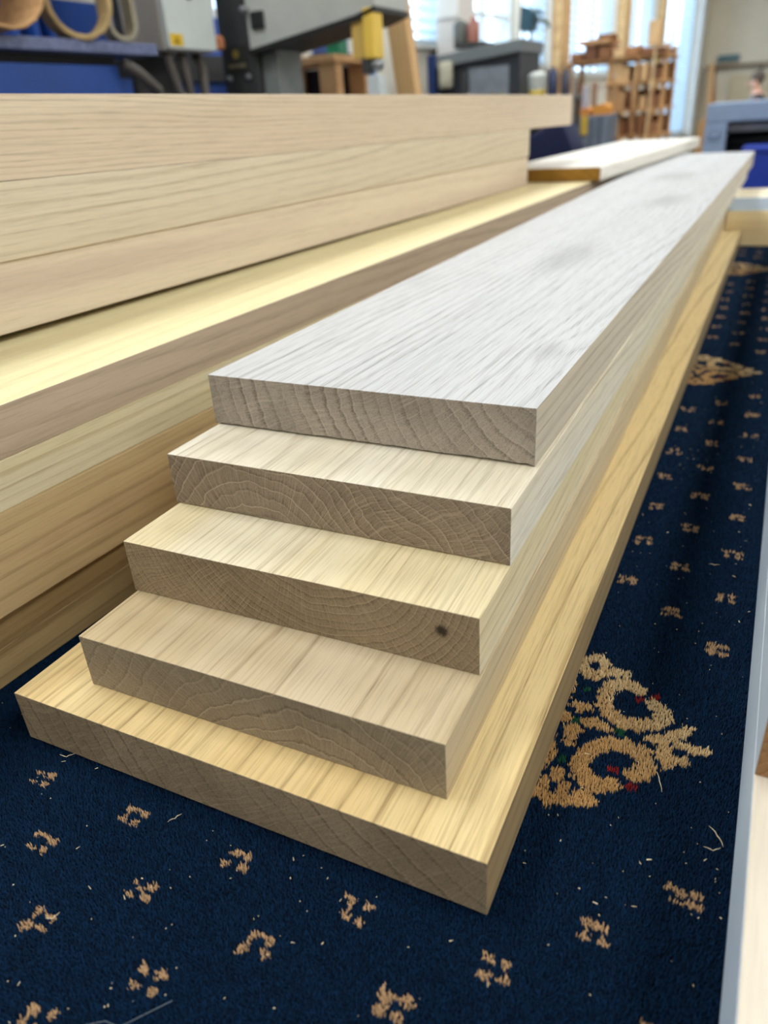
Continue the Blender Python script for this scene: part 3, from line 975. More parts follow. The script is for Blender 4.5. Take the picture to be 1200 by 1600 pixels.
# ------------------------------------------------------------------ bandsaw
saw_grey = plain('saw_casting_grey', (182, 186, 182), 0.5, var=0.04)
guard_y = plain('guard_yellow', (232, 196, 84), 0.5, var=0.05)
guard_y2 = plain('guard_ochre', (206, 172, 92), 0.55, var=0.05)
bs = thing('bandsaw', 'grey bandsaw head with a dark column and yellow blade guard', 'machine', (-1.85, 2.70, FLOOR))
zb = -FLOOR
box('column', dark_grey, -0.112, 0.045, 0.0, 0.20, 0.0, zb + 1.35, bs, 0.006)
pl = box('maker_plate', plain('plate_dark', (48, 47, 44), 0.5), -0.095, 0.005, -0.002, 0.0, zb + 0.585, zb + 0.675, bs)
bm = bmesh.new()
pts = []
for k in range(12):
    rr = 0.018 if k % 2 == 0 else 0.010
    pts.append((-0.045 + rr * math.cos(k * math.pi / 6), zb + 0.648 + rr * math.sin(k * math.pi / 6)))
add_prism(bm, pts, 'y', -0.0035, -0.002)
obj('emblem', bm, plain('emblem_gold', (150, 130, 60), 0.5), pl)
box('name_strip', plain('strip_buff', (120, 112, 88), 0.6), -0.085, -0.005, -0.0035, -0.002, zb + 0.606, zb + 0.617, pl)
for xx in (-0.085, 0.002):
    bm = bmesh.new()
    add_tube(bm, [(xx, 0.0, zb + 0.572), (xx, -0.012, zb + 0.572)], 0.011, 10)
    obj('knob', bm, steel, bs, True)
bm = bmesh.new()
add_prism(bm, [(0.040, zb + 0.652), (0.473, zb + 0.716), (0.55, zb + 0.736), (0.55, zb + 1.32), (0.040, zb + 1.32)], 'y', -0.03, 0.24)
bevel(bm, 0.004)
hd = obj('head_casting', bm, saw_grey, bs)
bm = bmesh.new()
add_prism(bm, [(0.036, zb + 0.638), (0.475, zb + 0.700), (0.552, zb + 0.722), (0.552, zb + 0.736), (0.474, zb + 0.716), (0.036, zb + 0.654)], 'y', -0.035, 0.245)
obj('lower_rim', bm, black, hd)
box('latch', black, 0.064, 0.116, -0.045, -0.03, zb + 0.714, zb + 0.767, hd, 0.003)
bm = bmesh.new()
add_tube(bm, [(0.042, -0.03, zb + 0.775), (0.042, -0.055, zb + 0.775)], 0.012, 10)
obj('hinge_bolt', bm, steel, hd, True)
box('lower_post', plain('saw_post_grey', (128, 134, 134), 0.5), 0.045, 0.115, 0.03, 0.2, 0.0, zb + 0.655, bs, 0.004)
box('blade_guard', guard_y2, 0.452, 0.503, -0.02, 0.04, zb + 0.590, zb + 0.735, bs, 0.004)
box('blade_guard_cover', guard_y, 0.503, 0.545, -0.035, 0.04, zb + 0.588, zb + 0.735, bs, 0.006)
box('guide_block', dark_grey, 0.487, 0.512, -0.025, 0.03, zb + 0.545, zb + 0.592, bs, 0.003)
bm = bmesh.new()
add_tube(bm, [(0.527, -0.02, zb + 0.572), (0.527, 0.03, zb + 0.572)], 0.020, 12)
obj('guide_roller', bm, steel, bs, True)
box('blade', steel, 0.496, 0.499, -0.005, 0.018, zb + 0.2, zb + 0.75, bs)
box('dust_port', plain('port_pale', (206, 214, 218), 0.4), 0.505, 0.553, -0.03, 0.03, zb + 0.44, zb + 0.538, bs, 0.004)
box('table', steel, 0.10, 0.85, -0.25, 0.40, zb + 0.24, zb + 0.28, bs, 0.004)
box('base', saw_grey, -0.12, 0.56, -0.02, 0.26, 0.0, zb + 0.24, bs, 0.01)

# leaning timber right of the saw
lt = wood('lean_timber', (222, 180, 126), (180, 136, 84), pith=(0.3, 0.2), freq=60, seed=120, ring=0.5)
o = board('leaning_timber', 'thick tan timber leaning upright right of the yellow blade guard', 0, 0, 0.085, 2.35, 0, 0.07, 0, [lt, lt], cat='timber', bev=0.003)
o.location = (-1.35, 3.32, FLOOR)
o.rotation_euler = (math.radians(90 - 2.0), math.radians(0.0), 0)
o.rotation_euler = Matrix.Rotation(math.radians(-6.5), 3, 'Y').to_4x4().to_euler()
R_ = Matrix.Rotation(math.radians(-7.0), 4, 'Y') @ Matrix.Rotation(math.radians(90), 4, 'X')
o.rotation_euler = R_.to_euler()

# small wooden table with things, seen under the saw head
tw = wood('table_timber', (214, 168, 118), (170, 122, 76), pith=(0.3, 0.2), freq=60, seed=125)
tb = thing('wooden_table', 'wooden side table seen below the bandsaw head', 'table', (-1.86, 3.28, FLOOR))
box('tabletop', tw, -0.29, 0.09, -0.05, 0.30, zb + 0.628, zb + 0.656, tb, 0.003)
for lx, ly in ((0.0, -0.04), (0.0, 0.23), (-0.28, -0.04), (-0.28, 0.23)):
    box('leg', tw, lx, lx + (0.085 if lx == 0 else 0.03), ly, ly + 0.06, 0.0, zb + 0.628, tb, 0.003)
box('back_board', plain('back_dark', (26, 28, 40), 0.7), -0.28, 0.08, 0.27, 0.30, zb + 0.2, zb + 0.625, tb)
o = box('green_box', plain('green_box', (30, 120, 84), 0.5), -0.03, 0.03, -0.03, 0.05, 0.0, 0.05, None, 0.003)
o.location = (-1.80, 3.30, FLOOR + zb + 0.6561)
tag(o, 'small green box on the right end of the wooden side table', 'box')
o = box('dark_tray', plain('tray_dark', (38, 44, 62), 0.5), -0.09, 0.05, -0.05, 0.1, 0.0, 0.018, None, 0.003)
o.location = (-1.89, 3.42, FLOOR + zb + 0.6561)
tag(o, 'flat dark tray beside the green box', 'tray')
bm = bmesh.new()
add_lathe(bm, [(0.024, 0), (0.026, 0.004), (0.026, 0.055), (0.016, 0.066), (0.016, 0.08)], 0, 0, 14)
o = obj('jar', bm, plain('jar_pale', (212, 218, 222), 0.3), None, True)
o.location = (-1.99, 3.31, FLOOR + zb + 0.6561)
tag(o, 'small pale jar standing on the wooden side table', 'jar')
o = box('blue_crate', plain('crate_blue', (70, 100, 170), 0.5), -0.06, 0.06, -0.06, 0.06, 0.0, 0.07, None, 0.004)
o.location = (-1.90, 3.43, FLOOR + zb + 0.6743)
tag(o, 'small blue crate on the dark tray', 'crate')

# roll-up curtain strip: pale blue upright panel behind the guard
pn = box('upright_panel', plain('pale_blue_panel', (150, 180, 220), 0.35, var=0.06), 0, 0.115, 0, 0.04, 0.0, 1.75, None, 0.006)
pn.location = (-2.16, 4.15, FLOOR)
tag(pn, 'pale blue upright panel just left of the yellow blade guard', 'panel')

# ------------------------------------------------------------------ grey machine below the windows
gm_top = plain('machine_slate', (108, 114, 116), 0.45, var=0.06)
gm = thing('thicknesser', 'slate grey machine with a dark hood below the windows', 'machine', (-1.92, 4.60, FLOOR), 0.0)
bm = bmesh.new()
add_prism(bm, [(0.0, zb + 0.628), (0.545, zb + 0.676), (0.545, zb + 0.738), (0.0, zb + 0.690)], 'y', 0.0, 0.45)
bevel(bm, 0.006)
obj('hood', bm, gm_top, gm)
bm = bmesh.new()
add_prism(bm, [(0.02, 0.0), (0.53, 0.0), (0.53, zb + 0.676), (0.02, zb + 0.630)], 'y', 0.03, 0.43)
obj('body', bm, plain('machine_dark', (44, 47, 54), 0.5), gm)
box('front_panel', plain('machine_panel', (122, 128, 136), 0.5), 0.235, 0.47, 0.02, 0.04, zb + 0.42, zb + 0.62, gm, 0.004)
box('side_post', dark_grey, 0.205, 0.235, -0.01, 0.03, 0.0, zb + 0.60, gm, 0.003)
bm = bmesh.new()
add_lathe(bm, [(0.034, zb + 0.53), (0.040, zb + 0.54), (0.040, zb + 0.65), (0.03, zb + 0.662)], 0.115, -0.02, 16)
obj('filter_canister', bm, plain('canister_cream', (176, 172, 152), 0.6), gm, True)
box('end_post', blue_dk, 0.0, 0.05, -0.015, 0.03, 0.0, zb + 0.70, gm, 0.003)
box('shelf', dark_grey, 0.02, 0.55, -0.12, 0.03, zb + 0.40, zb + 0.425, gm)
for k, (x, w, hh, c, lab) in enumerate(((0.27, 0.03, 0.06, (150, 152, 150), 'grey tin on the ledge of the slate machine'), (0.34, 0.035, 0.04, (196, 190, 176), 'white tin on the ledge of the slate machine'),
                                   (0.40, 0.03, 0.055, (120, 96, 48), 'brown tin on the ledge of the slate machine'), (0.46, 0.03, 0.05, (132, 140, 60), 'olive tin on the ledge of the slate machine'))):
    bm = bmesh.new()
    add_lathe(bm, [(w * 0.5, 0), (w * 0.55, 0.003), (w * 0.55, hh), (w * 0.4, hh + 0.008)], 0, 0, 12)
    o = obj('tin', bm, plain('tin_%d' % k, c, 0.4), None, True)
    o.location = (-1.92 + x, 4.54, FLOOR + zb + 0.4251)
    tag(o, lab, 'tin', 'tins on the grey machine')

# white cupboard and red extinguisher by the first windows
cup = thing('wall_cupboard', 'narrow white cupboard standing between the first windows', 'cupboard', (-2.13, 5.25, FLOOR))
box('carcass', plain('cupboard_white', (216, 208, 200), 0.6, var=0.03), 0, 0.17, 0.0, 0.25, 0.0, 2.2, cup, 0.004)
box('door', plain('cupboard_cream', (226, 222, 214), 0.6, var=0.03), 0.01, 0.16, -0.015, 0.0, 1.68, 2.18, cup, 0.003)
bm = bmesh.new()
add_lathe(bm, [(0.034, 0), (0.038, 0.01), (0.038, 0.10), (0.018, 0.125), (0.018, 0.14)], 0, 0, 14)
o = obj('red_bottle', bm, plain('bottle_red', (170, 112, 96), 0.5), None, True)
o.location = (-1.86, 5.20, 0.78)
tag(o, 'small dull red bottle beside the narrow white cupboard', 'bottle')
bm = bmesh.new()
add_lathe(bm, [(0.04, 0), (0.044, 0.01), (0.044, 0.11), (0.02, 0.13)], 0, 0, 14)
o = obj('dark_pot', bm, plain('pot_grey', (96, 98, 92), 0.5), None, True)
o.location = (-1.945, 5.20, 0.78)
tag(o, 'dark grey pot left of the small red bottle', 'pot')
sh = thing('wall_shelf', 'dark shelf carrying the red bottle and grey pot', 'shelf', (-1.9, 5.2, FLOOR))
box('shelf_board', dark_grey, -0.06, 0.14, -0.08, 0.12, zb + 0.755, zb + 0.78, sh, 0.002)
box('support', dark_grey, 0.0, 0.05, 0.02, 0.06, 0.0, zb + 0.755, sh)

# teal spindle machine in front of a window
tl_m = plain('teal_paint', (48, 84, 98), 0.5, var=0.1)
td = thing('drill_head', 'dark teal drilling machine head silhouetted against a window', 'machine', (-1.83, 6.28, FLOOR))
bm = bmesh.new()
add_prism(bm, [(-0.05, zb + 0.90), (0.045, zb + 0.89), (0.055, zb + 0.99), (0.03, zb + 1.03), (-0.04, zb + 1.05)], 'y', -0.06, 0.08)
bevel(bm, 0.006)
obj('head', bm, tl_m, td)
for xx in (-0.028, 0.018):
    bm = bmesh.new()
    add_tube(bm, [(xx, 0, 0.0), (xx, 0, zb + 0.91)], 0.011, 8)
    obj('column', bm, steel, td, True)
bm = bmesh.new()
add_tube(bm, [(0.04, 0, zb + 0.95), (0.10, -0.02, zb + 0.955), (0.15, -0.02, zb + 0.93), (0.16, -0.02, zb + 0.90)], 0.012, 8)
obj('feed_handle', bm, plain('handle_olive', (70, 78, 60), 0.5), td, True)
bm = bmesh.new()
add_tube(bm, [(0.045, -0.01, zb + 1.0), (0.08, -0.01, zb + 1.015), (0.105, -0.01, zb + 0.98)], 0.012, 8)
obj('motor_arm', bm, tl_m, td, True)
box('base', dark_grey, -0.12, 0.12, -0.1, 0.15, 0.0, 0.06, td, 0.006)

# bucket and machine parts to the right of it on a trolley
tr_ = thing('trolley', 'dark low trolley right of the slate grey machine', 'trolley', (-1.235, 4.75, FLOOR))
box('trolley_top', dark_grey, -0.125, 0.14, -0.12, 0.14, zb + 0.43, zb + 0.452, tr_, 0.003)
for lx in (-0.12, 0.11):
    for ly in (-0.11, 0.11):
        box('leg', dark_grey, lx, lx + 0.02, ly, ly + 0.02, 0.0, zb + 0.43, tr_)
bm = bmesh.new()
add_lathe(bm, [(0.038, 0.0), (0.042, 0.004), (0.050, 0.10), (0.052, 0.105), (0.046, 0.115), (0.02, 0.125)], 0, 0, 18)
o = obj('tub', bm, plain('tub_white', (214, 220, 214), 0.4), None, True)
o.location = (-1.302, 4.68, 0.4521)
tag(o, 'white tub with a yellow foot on the dark trolley', 'tub')
bm = bmesh.new()
add_lathe(bm, [(0.0405, 0.002), (0.0435, 0.006), (0.0462, 0.035), (0.0455, 0.036)], 0, 0, 18)
obj('yellow_band', bm, plain('band_yellow', (206, 178, 70), 0.5), o, True)
for k, (x, y, w, hh, lab) in enumerate(((-1.222, 4.70, 0.05, 0.14, 'dark blue canister next to the white tub'), (-1.155, 4.72, 0.045, 0.13, 'dark upright canister at the trolley right end'))):
    bm = bmesh.new()
    add_lathe(bm, [(w * 0.5, 0), (w * 0.55, 0.004), (w * 0.55, hh * 0.8), (w * 0.25, hh * 0.9), (w * 0.25, hh)], 0, 0, 14)
    o = obj('canister', bm, plain('canister_dark_%d' % k, ((52, 60, 92), (70, 70, 84))[k], 0.45), None, True)
    o.location = (x, y, 0.4521)
    tag(o, lab, 'canister')

# ------------------------------------------------------------------ timber rack with offcuts
rk_m = wood('rack_timber', (206, 160, 110), (160, 112, 70), pith=(0.3, 0.2), freq=60, seed=130)
off_cols = [(198, 150, 104), (150, 100, 66), (222, 182, 132), (176, 122, 80), (120, 78, 54), (232, 200, 150)]
off_m = [wood('offcut_%d' % i, c, tuple(int(v * 0.72) for v in c), pith=(0.1, 0.1), freq=80, seed=140 + i) for i, c in enumerate(off_cols)]
rk = thing('timber_rack', 'open wooden rack piled with brown offcuts below the windows', 'rack', (-1.45, 7.4, FLOOR))
for px_ in (-0.01, 0.21, 0.43):
    for py_ in (0.0, 0.5):
        box('upright', rk_m, px_, px_ + 0.035, py_, py_ + 0.05, 0.0, zb + 0.80, rk, 0.003)
for zz in (0.30, 0.62, zb + 0.12, zb + 0.32, zb + 0.52, zb + 0.70):
    box('shelf', rk_m, -0.36 if zz > zb + 0.69 else -0.02, 0.48, -0.03, 0.58, zz, zz + 0.02, rk, 0.002)
for zz in (0.12, 0.32, 0.52):
    box('back_board', off_m[4], -0.01, 0.465, 0.552, 0.565, zb + zz + 0.021, zb + zz + 0.16, rk, 0.002)
box('side_post', rk_m, -0.35, -0.315, 0.0, 0.05, 0.0, zb + 0.70, rk, 0.003)
box('side_post', rk_m, -0.35, -0.315, 0.45, 0.5, 0.0, zb + 0.70, rk, 0.003)
rnd = random.Random(5)


def offcut(x, y, z, w, l, hh, rx, rz, mi, lab, grp):
    bm = bmesh.new()
    add_box(bm, -w / 2, w / 2, 0, l, 0, hh)
    bevel(bm, 0.003)
    for v in bm.verts:
        v.co.x += 0.03 * w * math.sin(v.co.y * 23 + x * 40)
    o = obj('offcut', bm, off_m[mi])
    o.location = (x, y, z)
    o.rotation_euler = (0, rx, rz)
    return tag(o, lab, 'offcut', grp)


for si, zz in enumerate((zb + 0.14, zb + 0.34, zb + 0.54)):
    z0 = FLOOR + zz + 0.0005
    cnt = 0
    for bay in (0, 1):
        x0 = -1.45 + 0.045 + bay * 0.22
        x = x0
        while x < x0 + 0.095:
            w = rnd.uniform(0.045, 0.07)
            hh = rnd.uniform(0.07, 0.165)
            offcut(x + w / 2, 7.36 + rnd.uniform(0, 0.06), z0, w, rnd.uniform(0.3, 0.5), hh, 0, 0, rnd.randrange(6),
                   ('short offcut on the lowest visible rack shelf, ', 'short offcut on the middle rack shelf, ', 'short offcut on the upper rack shelf, ')[si] + ('first', 'second', 'third', 'fourth', 'fifth', 'sixth', 'seventh', 'eighth')[cnt] + ' from the left',
                   ('offcuts on the low shelf', 'offcuts on the middle shelf', 'offcuts on the upper shelf')[si])
            x += w + 0.006
            cnt += 1
z0 = FLOOR + zb + 0.7205
TOPS = [(-1.72, 0.10, 0.06, 0, 1), (-1.60, 0.10, 0.11, 0, 4), (-1.48, 0.10, 0.09, 0, 1), (-1.37, 0.09, 0.06, 0, 2), (-1.26, 0.10, 0.07, 0, 3), (-1.14, 0.10, 0.05, 0, 1), (-1.04, 0.07, 0.05, 0, 4)]
for k, (x, w, hh, rx, mi) in enumerate(TOPS):
    offcut(x, 7.35, z0, w, 0.55, hh, rx, 0, mi, 'thick offcut on top of the timber rack, %s from the left' % ('first', 'second', 'third', 'fourth', 'fifth', 'sixth', 'seventh')[k], 'offcuts on top of the rack')
offcut(-1.575, 7.33, z0 + 0.1105, 0.26, 0.5, 0.035, 0.0, 0.0, 0, 'wide grey-brown slab bridging the rack top pieces', None)
o = offcut(-1.115, 7.42, z0 + 0.0705, 0.09, 0.12, 0.17, 0, 0, 2, 'pale upright block standing on the rack top at right', None)
offcut(-1.47, 7.33, z0 + 0.146, 0.14, 0.4, 0.03, 0.0, 0.15, 1, 'dark short slab at the very top of the rack heap', None)

# crate with yellow strip in front of the rack, orange bin on it
cr_m = plain('crate_slate', (92, 102, 118), 0.5, var=0.1)
cr = thing('crate', 'slate grey crate with a yellow strip in front of the rack', 'crate', (-1.38, 6.5, FLOOR))
box('body', cr_m, -0.13, 0.13, 0.0, 0.35, 0.0, zb + 0.32, cr, 0.006)
for k in range(4):
    box('slat', plain('crate_slat', (112, 122, 136), 0.5), -0.125 + k * 0.067, -0.075 + k * 0.067, -0.012, 0.0, zb + 0.05, zb + 0.31, cr, 0.003)
box('yellow_strip', plain('strip_yellow', (206, 170, 60), 0.5), -0.075, -0.005 - 0.02, -0.02, -0.012, zb + 0.19, zb + 0.32, cr, 0.002)
for k, (x, w, hh, c, lab) in enumerate(((-1.45, 0.09, 0.055, (206, 132, 62), 'orange wooden block on the slate crate, left'), (-1.33, 0.12, 0.075, (218, 146, 60), 'bright orange block on the slate crate, right'))):
    bm = bmesh.new()
    add_prism(bm, [(-w / 2, 0), (w / 2, 0), (w / 2, hh * 0.7), (w * 0.2, hh), (-w / 2, hh * 0.8)], 'y', 0, 0.2)
    o = obj('block', bm, plain('block_orange_%d' % k, c, 0.6))
    o.location = (x, 6.54, FLOOR + zb + 0.3205)
    tag(o, lab, 'block')
# uprights leaning left of the rack
for k, (x, hh, c) in enumerate(((-1.72, 1.30, 2), (-1.64, 1.32, 0), (-1.56, 1.28, 5), (-1.49, 1.30, 3))):
    bm = bmesh.new()
    add_box(bm, -0.022, 0.022, 0, 0.03, 0, hh)
    bevel(bm, 0.002)
    o = obj('stood_board', bm, plain('stood_board_%d' % k, ((168, 150, 146), (120, 104, 92), (176, 170, 178), (150, 116, 92))[k], 0.7))
    o.location = (x, 7.05, FLOOR)
    tag(o, ('pinkish grey board stood upright at the left of the rack', 'dark brown board stood second from left before the rack', 'lilac grey board stood third from left before the rack', 'brown board stood next to the rack upright')[k], 'board', 'boards stood before the rack')
for k, (x, hh, ax, lab) in enumerate(((-1.26, 1.42, 0.03, 'thin light stick propped at the left of the rack front'), (-1.19, 1.30, -0.04, 'thin brown stick propped before the middle of the rack'),
                                   (-1.11, 1.50, 0.02, 'tallest pale stick propped before the rack right half'), (-1.04, 1.25, -0.02, 'short brown stick propped at the rack right end'))):
    bm = bmesh.new()
    add_box(bm, -0.009, 0.009, -0.009, 0.009, 0, hh)
    bevel(bm, 0.002)
    o = obj('stick', bm, off_m[(2, 1, 5, 3)[k]])
    o.location = (x, 7.32 - 0.03 * (k % 2), FLOOR)
    o.rotation_euler = (0, ax, 0)
    tag(o, lab, 'stick', 'sticks propped before the rack')
# brown low cupboard left of the rack
lc = thing('low_cupboard', 'brown low cupboard under the window left of the rack', 'cupboard', (-1.83, 6.62, FLOOR))
box('carcass', plain('cupboard_brown', (150, 112, 78), 0.6), -0.17, 0.03, 0.3, 0.6, 0.0, zb + 0.46, lc, 0.004)
box('cupboard_top', plain('cupboard_brown_top', (128, 94, 66), 0.6), -0.18, 0.04, 0.28, 0.62, zb + 0.46, zb + 0.48, lc, 0.003)

# navy cover draped over a trestle behind the top boards
nv = thing('tool_bag', 'dark navy tool bag glimpsed behind the cut board ends', 'bag', (-0.90, 3.35, FLOOR))
bm = bmesh.new()
add_prism(bm, [(-0.16, zb + 0.02), (0.11, zb + 0.02), (0.12, zb + 0.25), (0.08, zb + 0.335), (0.03, zb + 0.355), (-0.04, zb + 0.31), (-0.15, zb + 0.29)], 'y', 0.0, 0.22)
bevel(bm, 0.012, 3)
obj('bag_body', bm, plain('navy_cloth', (26, 32, 66), 0.9, var=0.2, scale=30), nv, True)
bm = bmesh.new()
add_tube(bm, [(-0.10, 0.1, zb + 0.28), (-0.06, 0.1, zb + 0.34), (0.0, 0.1, zb + 0.36), (0.04, 0.1, zb + 0.34)], 0.010, 8)
obj('handle', bm, black, nv, True)
sg = thing('stool', 'plain stool carrying the navy tool bag', 'stool', (-0.92, 3.46, FLOOR))
box('seat', rk_m, -0.18, 0.18, -0.15, 0.15, zb - 0.02, zb + 0.019, sg, 0.004)
for lx in (-0.16, 0.13):
    for ly in (-0.13, 0.10):
        box('leg', rk_m, lx, lx + 0.03, ly, ly + 0.03, 0.0, zb - 0.02, sg)

# ------------------------------------------------------------------ end wall things
o = box('wall_sign', plain('sign_teal', (70, 104, 112), 0.5, var=0.08), -1.27, -0.94, 15.44, 15.5, 0.865, 0.955, None, 0.006)
tag(o, 'small dark teal box fixed high on the cream end wall', 'box')
bm = bmesh.new()
add_tube(bm, [(-1.42, 15.42, 0.795), (0.5, 15.42, 0.78), (3.0, 15.42, 0.78)], 0.028, 8)
pr_ = obj('wall_pipe', bm, plain('pipe_brown', (140, 122, 104), 0.6), None, True)
tag(pr_, 'brownish horizontal pipe along the cream end wall', 'pipe')
for k, xx in enumerate((-1.3, -0.6, 0.4, 1.6)):
    box('bracket', dark_grey, xx, xx + 0.03, 15.42, 15.5, 0.70, 0.80, pr_)
for k, (x, z1, a, c) in enumerate(((-1.38, 0.85, 0.05, (176, 150, 112)), (-1.30, 0.78, 0.10, (150, 118, 84)), (-1.22, 0.80, 0.16, (190, 168, 132)))):
    o = board('leaning_board', ('tall thin board leaning in the far corner, nearest the curtain', 'brown board leaning in the far corner between two others', 'light board leaning widest in the far corner')[k],
              0, 0, 0.07, z1 - FLOOR, 0, 0.02, 0, [off_m[(2, 3, 0)[k]]] * 2, cat='board', bev=0.002, group='boards leaning in the corner')
    o.location = (x + 0.1, 15.0 + 0.12 * k, FLOOR)
    o.rotation_euler = (Matrix.Rotation(-a, 4, 'Y') @ Matrix.Rotation(math.radians(84), 4, 'X')).to_euler()
pw = wood('plywood_sheet', (196, 152, 98), (150, 108, 66), pith=(0.5, 0.5), freq=30, seed=150)
bm = bmesh.new()
add_prism(bm, [(-0.02, 0), (0.30, 0), (0.30, 1.00), (0.16, 1.02), (0.03, 0.92)], 'y', 0, 0.05)
bevel(bm, 0.004)
o = obj('sheet_offcut', bm, pw)
o.location = (-0.87, 9.0, FLOOR)
tag(o, 'tan sheet offcut standing on edge left of the blue-grey machine', 'offcut')
for k, (x0, x1) in enumerate(((-1.05, -0.55), (-0.5, 0.0))):
    o = box('wall_panel', plain('panel_beige', (186, 172, 144), 0.8, var=0.05), x0, x1, 15.46, 15.5, FLOOR, 0.66, None, 0.004)
    tag(o, ('beige panel against the end wall left of the person', 'beige panel against the end wall behind the person')[k], 'panel')

# ------------------------------------------------------------------ blue-grey machine at the right
bg_m = plain('machine_blue_grey', (136, 154, 180), 0.4, var=0.05)
mc = thing('panel_press', 'blue-grey machine frame with a dark opening and bright blue base at right', 'machine', (-0.435, 5.0, FLOOR))
box('top_beam', bg_m, 0.0, 1.6, 0.0, 0.6, zb + 0.268, zb + 0.362, mc, 0.008)
box('side_post', bg_m, 0.0, 0.115, 0.0, 0.6, 0.0, zb + 0.268, mc, 0.006)
box('side_post', bg_m, 1.485, 1.6, 0.0, 0.6, 0.0, zb + 0.268, mc, 0.006)
box('pressure_bar', plain('bar_grey', (120, 126, 136), 0.35, 0.4), 0.115, 1.485, 0.05, 0.12, zb + 0.215, zb + 0.262, mc, 0.006)
for zz, rr in ((0.17, 0.026), (0.125, 0.022)):
    bm = bmesh.new()
    add_tube(bm, [(0.115, 0.14, zb + zz), (1.485, 0.14, zb + zz)], rr, 12)
    obj('roller', bm, black, mc, True)
box('inner_back', plain('machine_inside', (38, 42, 56), 0.6), 0.115, 1.485, 0.3, 0.34, 0.0, zb + 0.268, mc)
box('cover_disc', plain('disc_pale', (158, 174, 204), 0.35), 0.035, 0.08, -0.012, 0.0, zb + 0.19, zb + 0.235, mc, 0.015)
bl = thing('blue_chest', 'bright royal blue chest standing before the blue-grey machine', 'chest', (-0.205, 4.60, FLOOR))
royal = plain('royal_blue', (24, 52, 150), 0.5, var=0.06)
box('body', royal, 0.0, 0.9, 0.0, 0.32, 0.0, zb + 0.135, bl, 0.006)
box('lid', royal, -0.006, 0.906, -0.008, 0.325, zb + 0.136, zb + 0.158, bl, 0.004)

# ------------------------------------------------------------------ person working far behind
skin = plain('skin', (214, 164, 140), 0.6, var=0.06)
cloth = plain('dark_work_clothes', (58, 62, 70), 0.9, var=0.15, scale=20)
hair_m = plain('grey_brown_hair', (92, 80, 70), 0.8, var=0.25, scale=60)
shirt_m = plain('pale_apron_strap', (196, 200, 208), 0.8, var=0.05)
trouser = plain('trousers', (48, 52, 66), 0.9, var=0.1)


def skinned(name, verts, edges, radii, mat, parent, root=0, sub=2):
    me = bpy.data.meshes.new(name)
    me.from_pydata(verts, edges, [])
    me.materials.append(mat)
    o = bpy.data.objects.new(name, me)
    C.objects.link(o)
    o.parent = parent
    sk = o.modifiers.new('skin', 'SKIN')
    for i, r in enumerate(radii):
        me.skin_vertices[0].data[i].radius = r if isinstance(r, tuple) else (r, r)
        me.skin_vertices[0].data[i].use_root = (i == root)
    s = o.modifiers.new('sub', 'SUBSURF')
    s.levels = sub
    s.render_levels = sub
    return o


def skin_mesh(verts, edges):
    me = bpy.data.meshes.new('t')
    return me


pers = thing('person', 'person in dark work clothes seated far behind the blue-grey machine', 'person', (-0.45, 13.2, FLOOR))
# local: person faces -X (left in the picture), seated
hip = (0.0, 0.0, 0.58)
V = [hip, (-0.01, 0, 0.74), (-0.03, 0, 0.92), (-0.05, 0, 1.07), (-0.08, 0, 1.17), (-0.11, -0.005, 1.28), (-0.15, -0.01, 1.20),   # spine, neck, head, jaw
     (-0.06, -0.10, 0.56), (-0.44, -0.12, 0.54), (-0.40, -0.12, 0.10), (-0.52, -0.13, 0.045),
     (-0.06, 0.10, 0.56), (-0.44, 0.12, 0.54), (-0.40, 0.12, 0.10), (-0.52, 0.13, 0.045),
     (-0.05, -0.18, 1.03), (-0.06, -0.25, 0.78), (-0.28, -0.20, 0.74), (-0.36, -0.17, 0.75),
     (-0.05, 0.18, 1.03), (-0.06, 0.25, 0.78), (-0.28, 0.18, 0.74), (-0.36, 0.15, 0.75)]
Ed = [(0, 1), (1, 2), (2, 3), (3, 4), (4, 5), (5, 6), (0, 7), (7, 8), (8, 9), (9, 10), (0, 11), (11, 12), (12, 13), (13, 14),
      (3, 15), (15, 16), (16, 17), (17, 18), (3, 19), (19, 20), (20, 21), (21, 22)]
Rr = [0.12, 0.125, 0.14, 0.12, 0.055, 0.095, 0.065, 0.085, 0.058, 0.04, 0.035, 0.085, 0.058, 0.04, 0.035,
      0.055, 0.042, 0.032, 0.035, 0.055, 0.042, 0.032, 0.035]
head_shift = 0.0
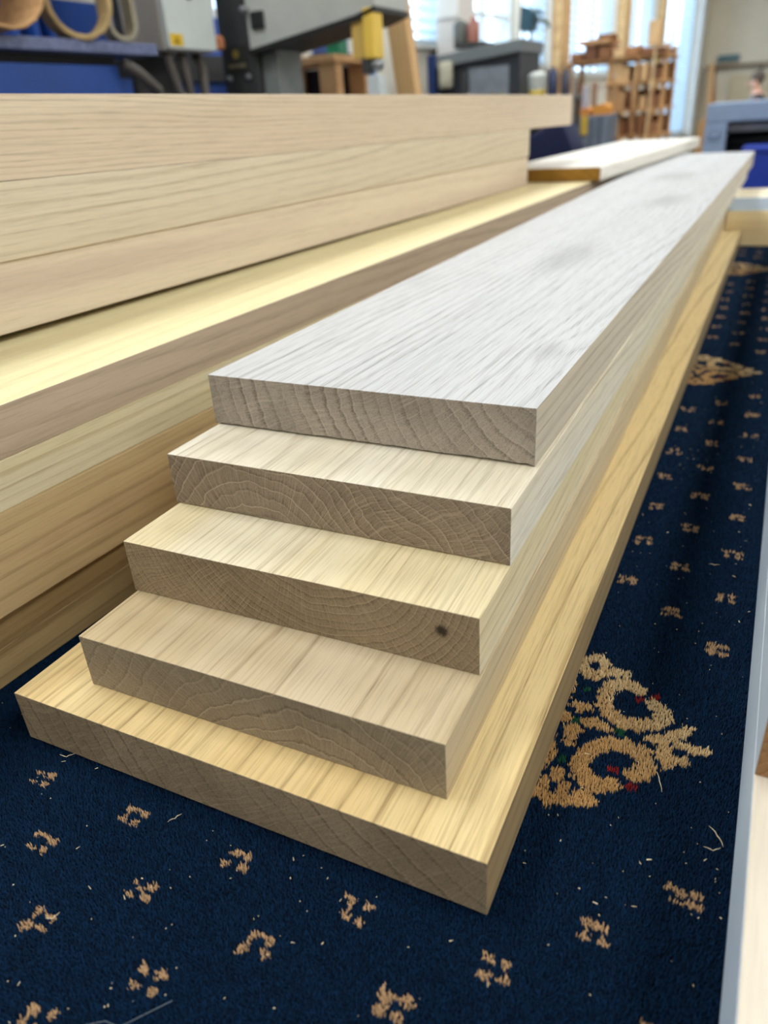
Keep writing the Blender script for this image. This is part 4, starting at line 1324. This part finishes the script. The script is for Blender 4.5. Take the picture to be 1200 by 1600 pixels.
skinned('body', V, Ed, Rr, skin, pers)
cv = [0, 1, 2, 3, 4, 15, 16, 17, 19, 20, 21]
mp_ = {v: i for i, v in enumerate(cv)}
ce = [(mp_[a], mp_[b]) for a, b in Ed if a in mp_ and b in mp_]
skinned('jacket', [V[i] for i in cv], ce, [Rr[i] * 1.12 + 0.008 for i in cv], cloth, pers)
cv = [0, 7, 8, 9, 11, 12, 13]
mp_ = {v: i for i, v in enumerate(cv)}
ce = [(mp_[a], mp_[b]) for a, b in Ed if a in mp_ and b in mp_]
skinned('trousers', [V[i] for i in cv], ce, [Rr[i] * 1.15 + 0.008 for i in cv], trouser, pers)


def blob(name, mat, parent, c, r, seg=14):
    bm = bmesh.new()
    bmesh.ops.create_uvsphere(bm, u_segments=seg, v_segments=seg // 2 + 2, radius=1.0)
    for v in bm.verts:
        v.co = Vector((c[0] + v.co.x * r[0], c[1] + v.co.y * r[1], c[2] + v.co.z * r[2]))
    return obj(name, bm, mat, parent, True)


blob('hair', hair_m, pers, (-0.075, 0, 1.325), (0.095, 0.098, 0.085))
blob('ear', skin, pers, (-0.095, -0.094, 1.265), (0.018, 0.010, 0.028), 8)
blob('nose', skin, pers, (-0.212, 0.0, 1.25), (0.018, 0.014, 0.022), 8)
bm = bmesh.new()
add_tube(bm, [(-0.17, -0.06, 0.86), (-0.16, -0.11, 0.96), (-0.10, -0.13, 1.08)], 0.028, 8)
obj('apron_strap', bm, shirt_m, pers, True)

ps = thing('work_stool', 'low dark stool under the seated person', 'stool', (-0.45, 13.2, FLOOR))
bm = bmesh.new()
add_lathe(bm, [(0.15, 0.40), (0.17, 0.41), (0.17, 0.44), (0.15, 0.45)], 0, 0, 20)
obj('seat', bm, dark_grey, ps, True)
for k in range(4):
    a = math.pi / 4 + k * math.pi / 2
    bm = bmesh.new()
    add_tube(bm, [(0.11 * math.cos(a), 0.11 * math.sin(a), 0.40), (0.17 * math.cos(a), 0.17 * math.sin(a), 0.0)], 0.013, 8)
    obj('leg', bm, steel, ps, True)
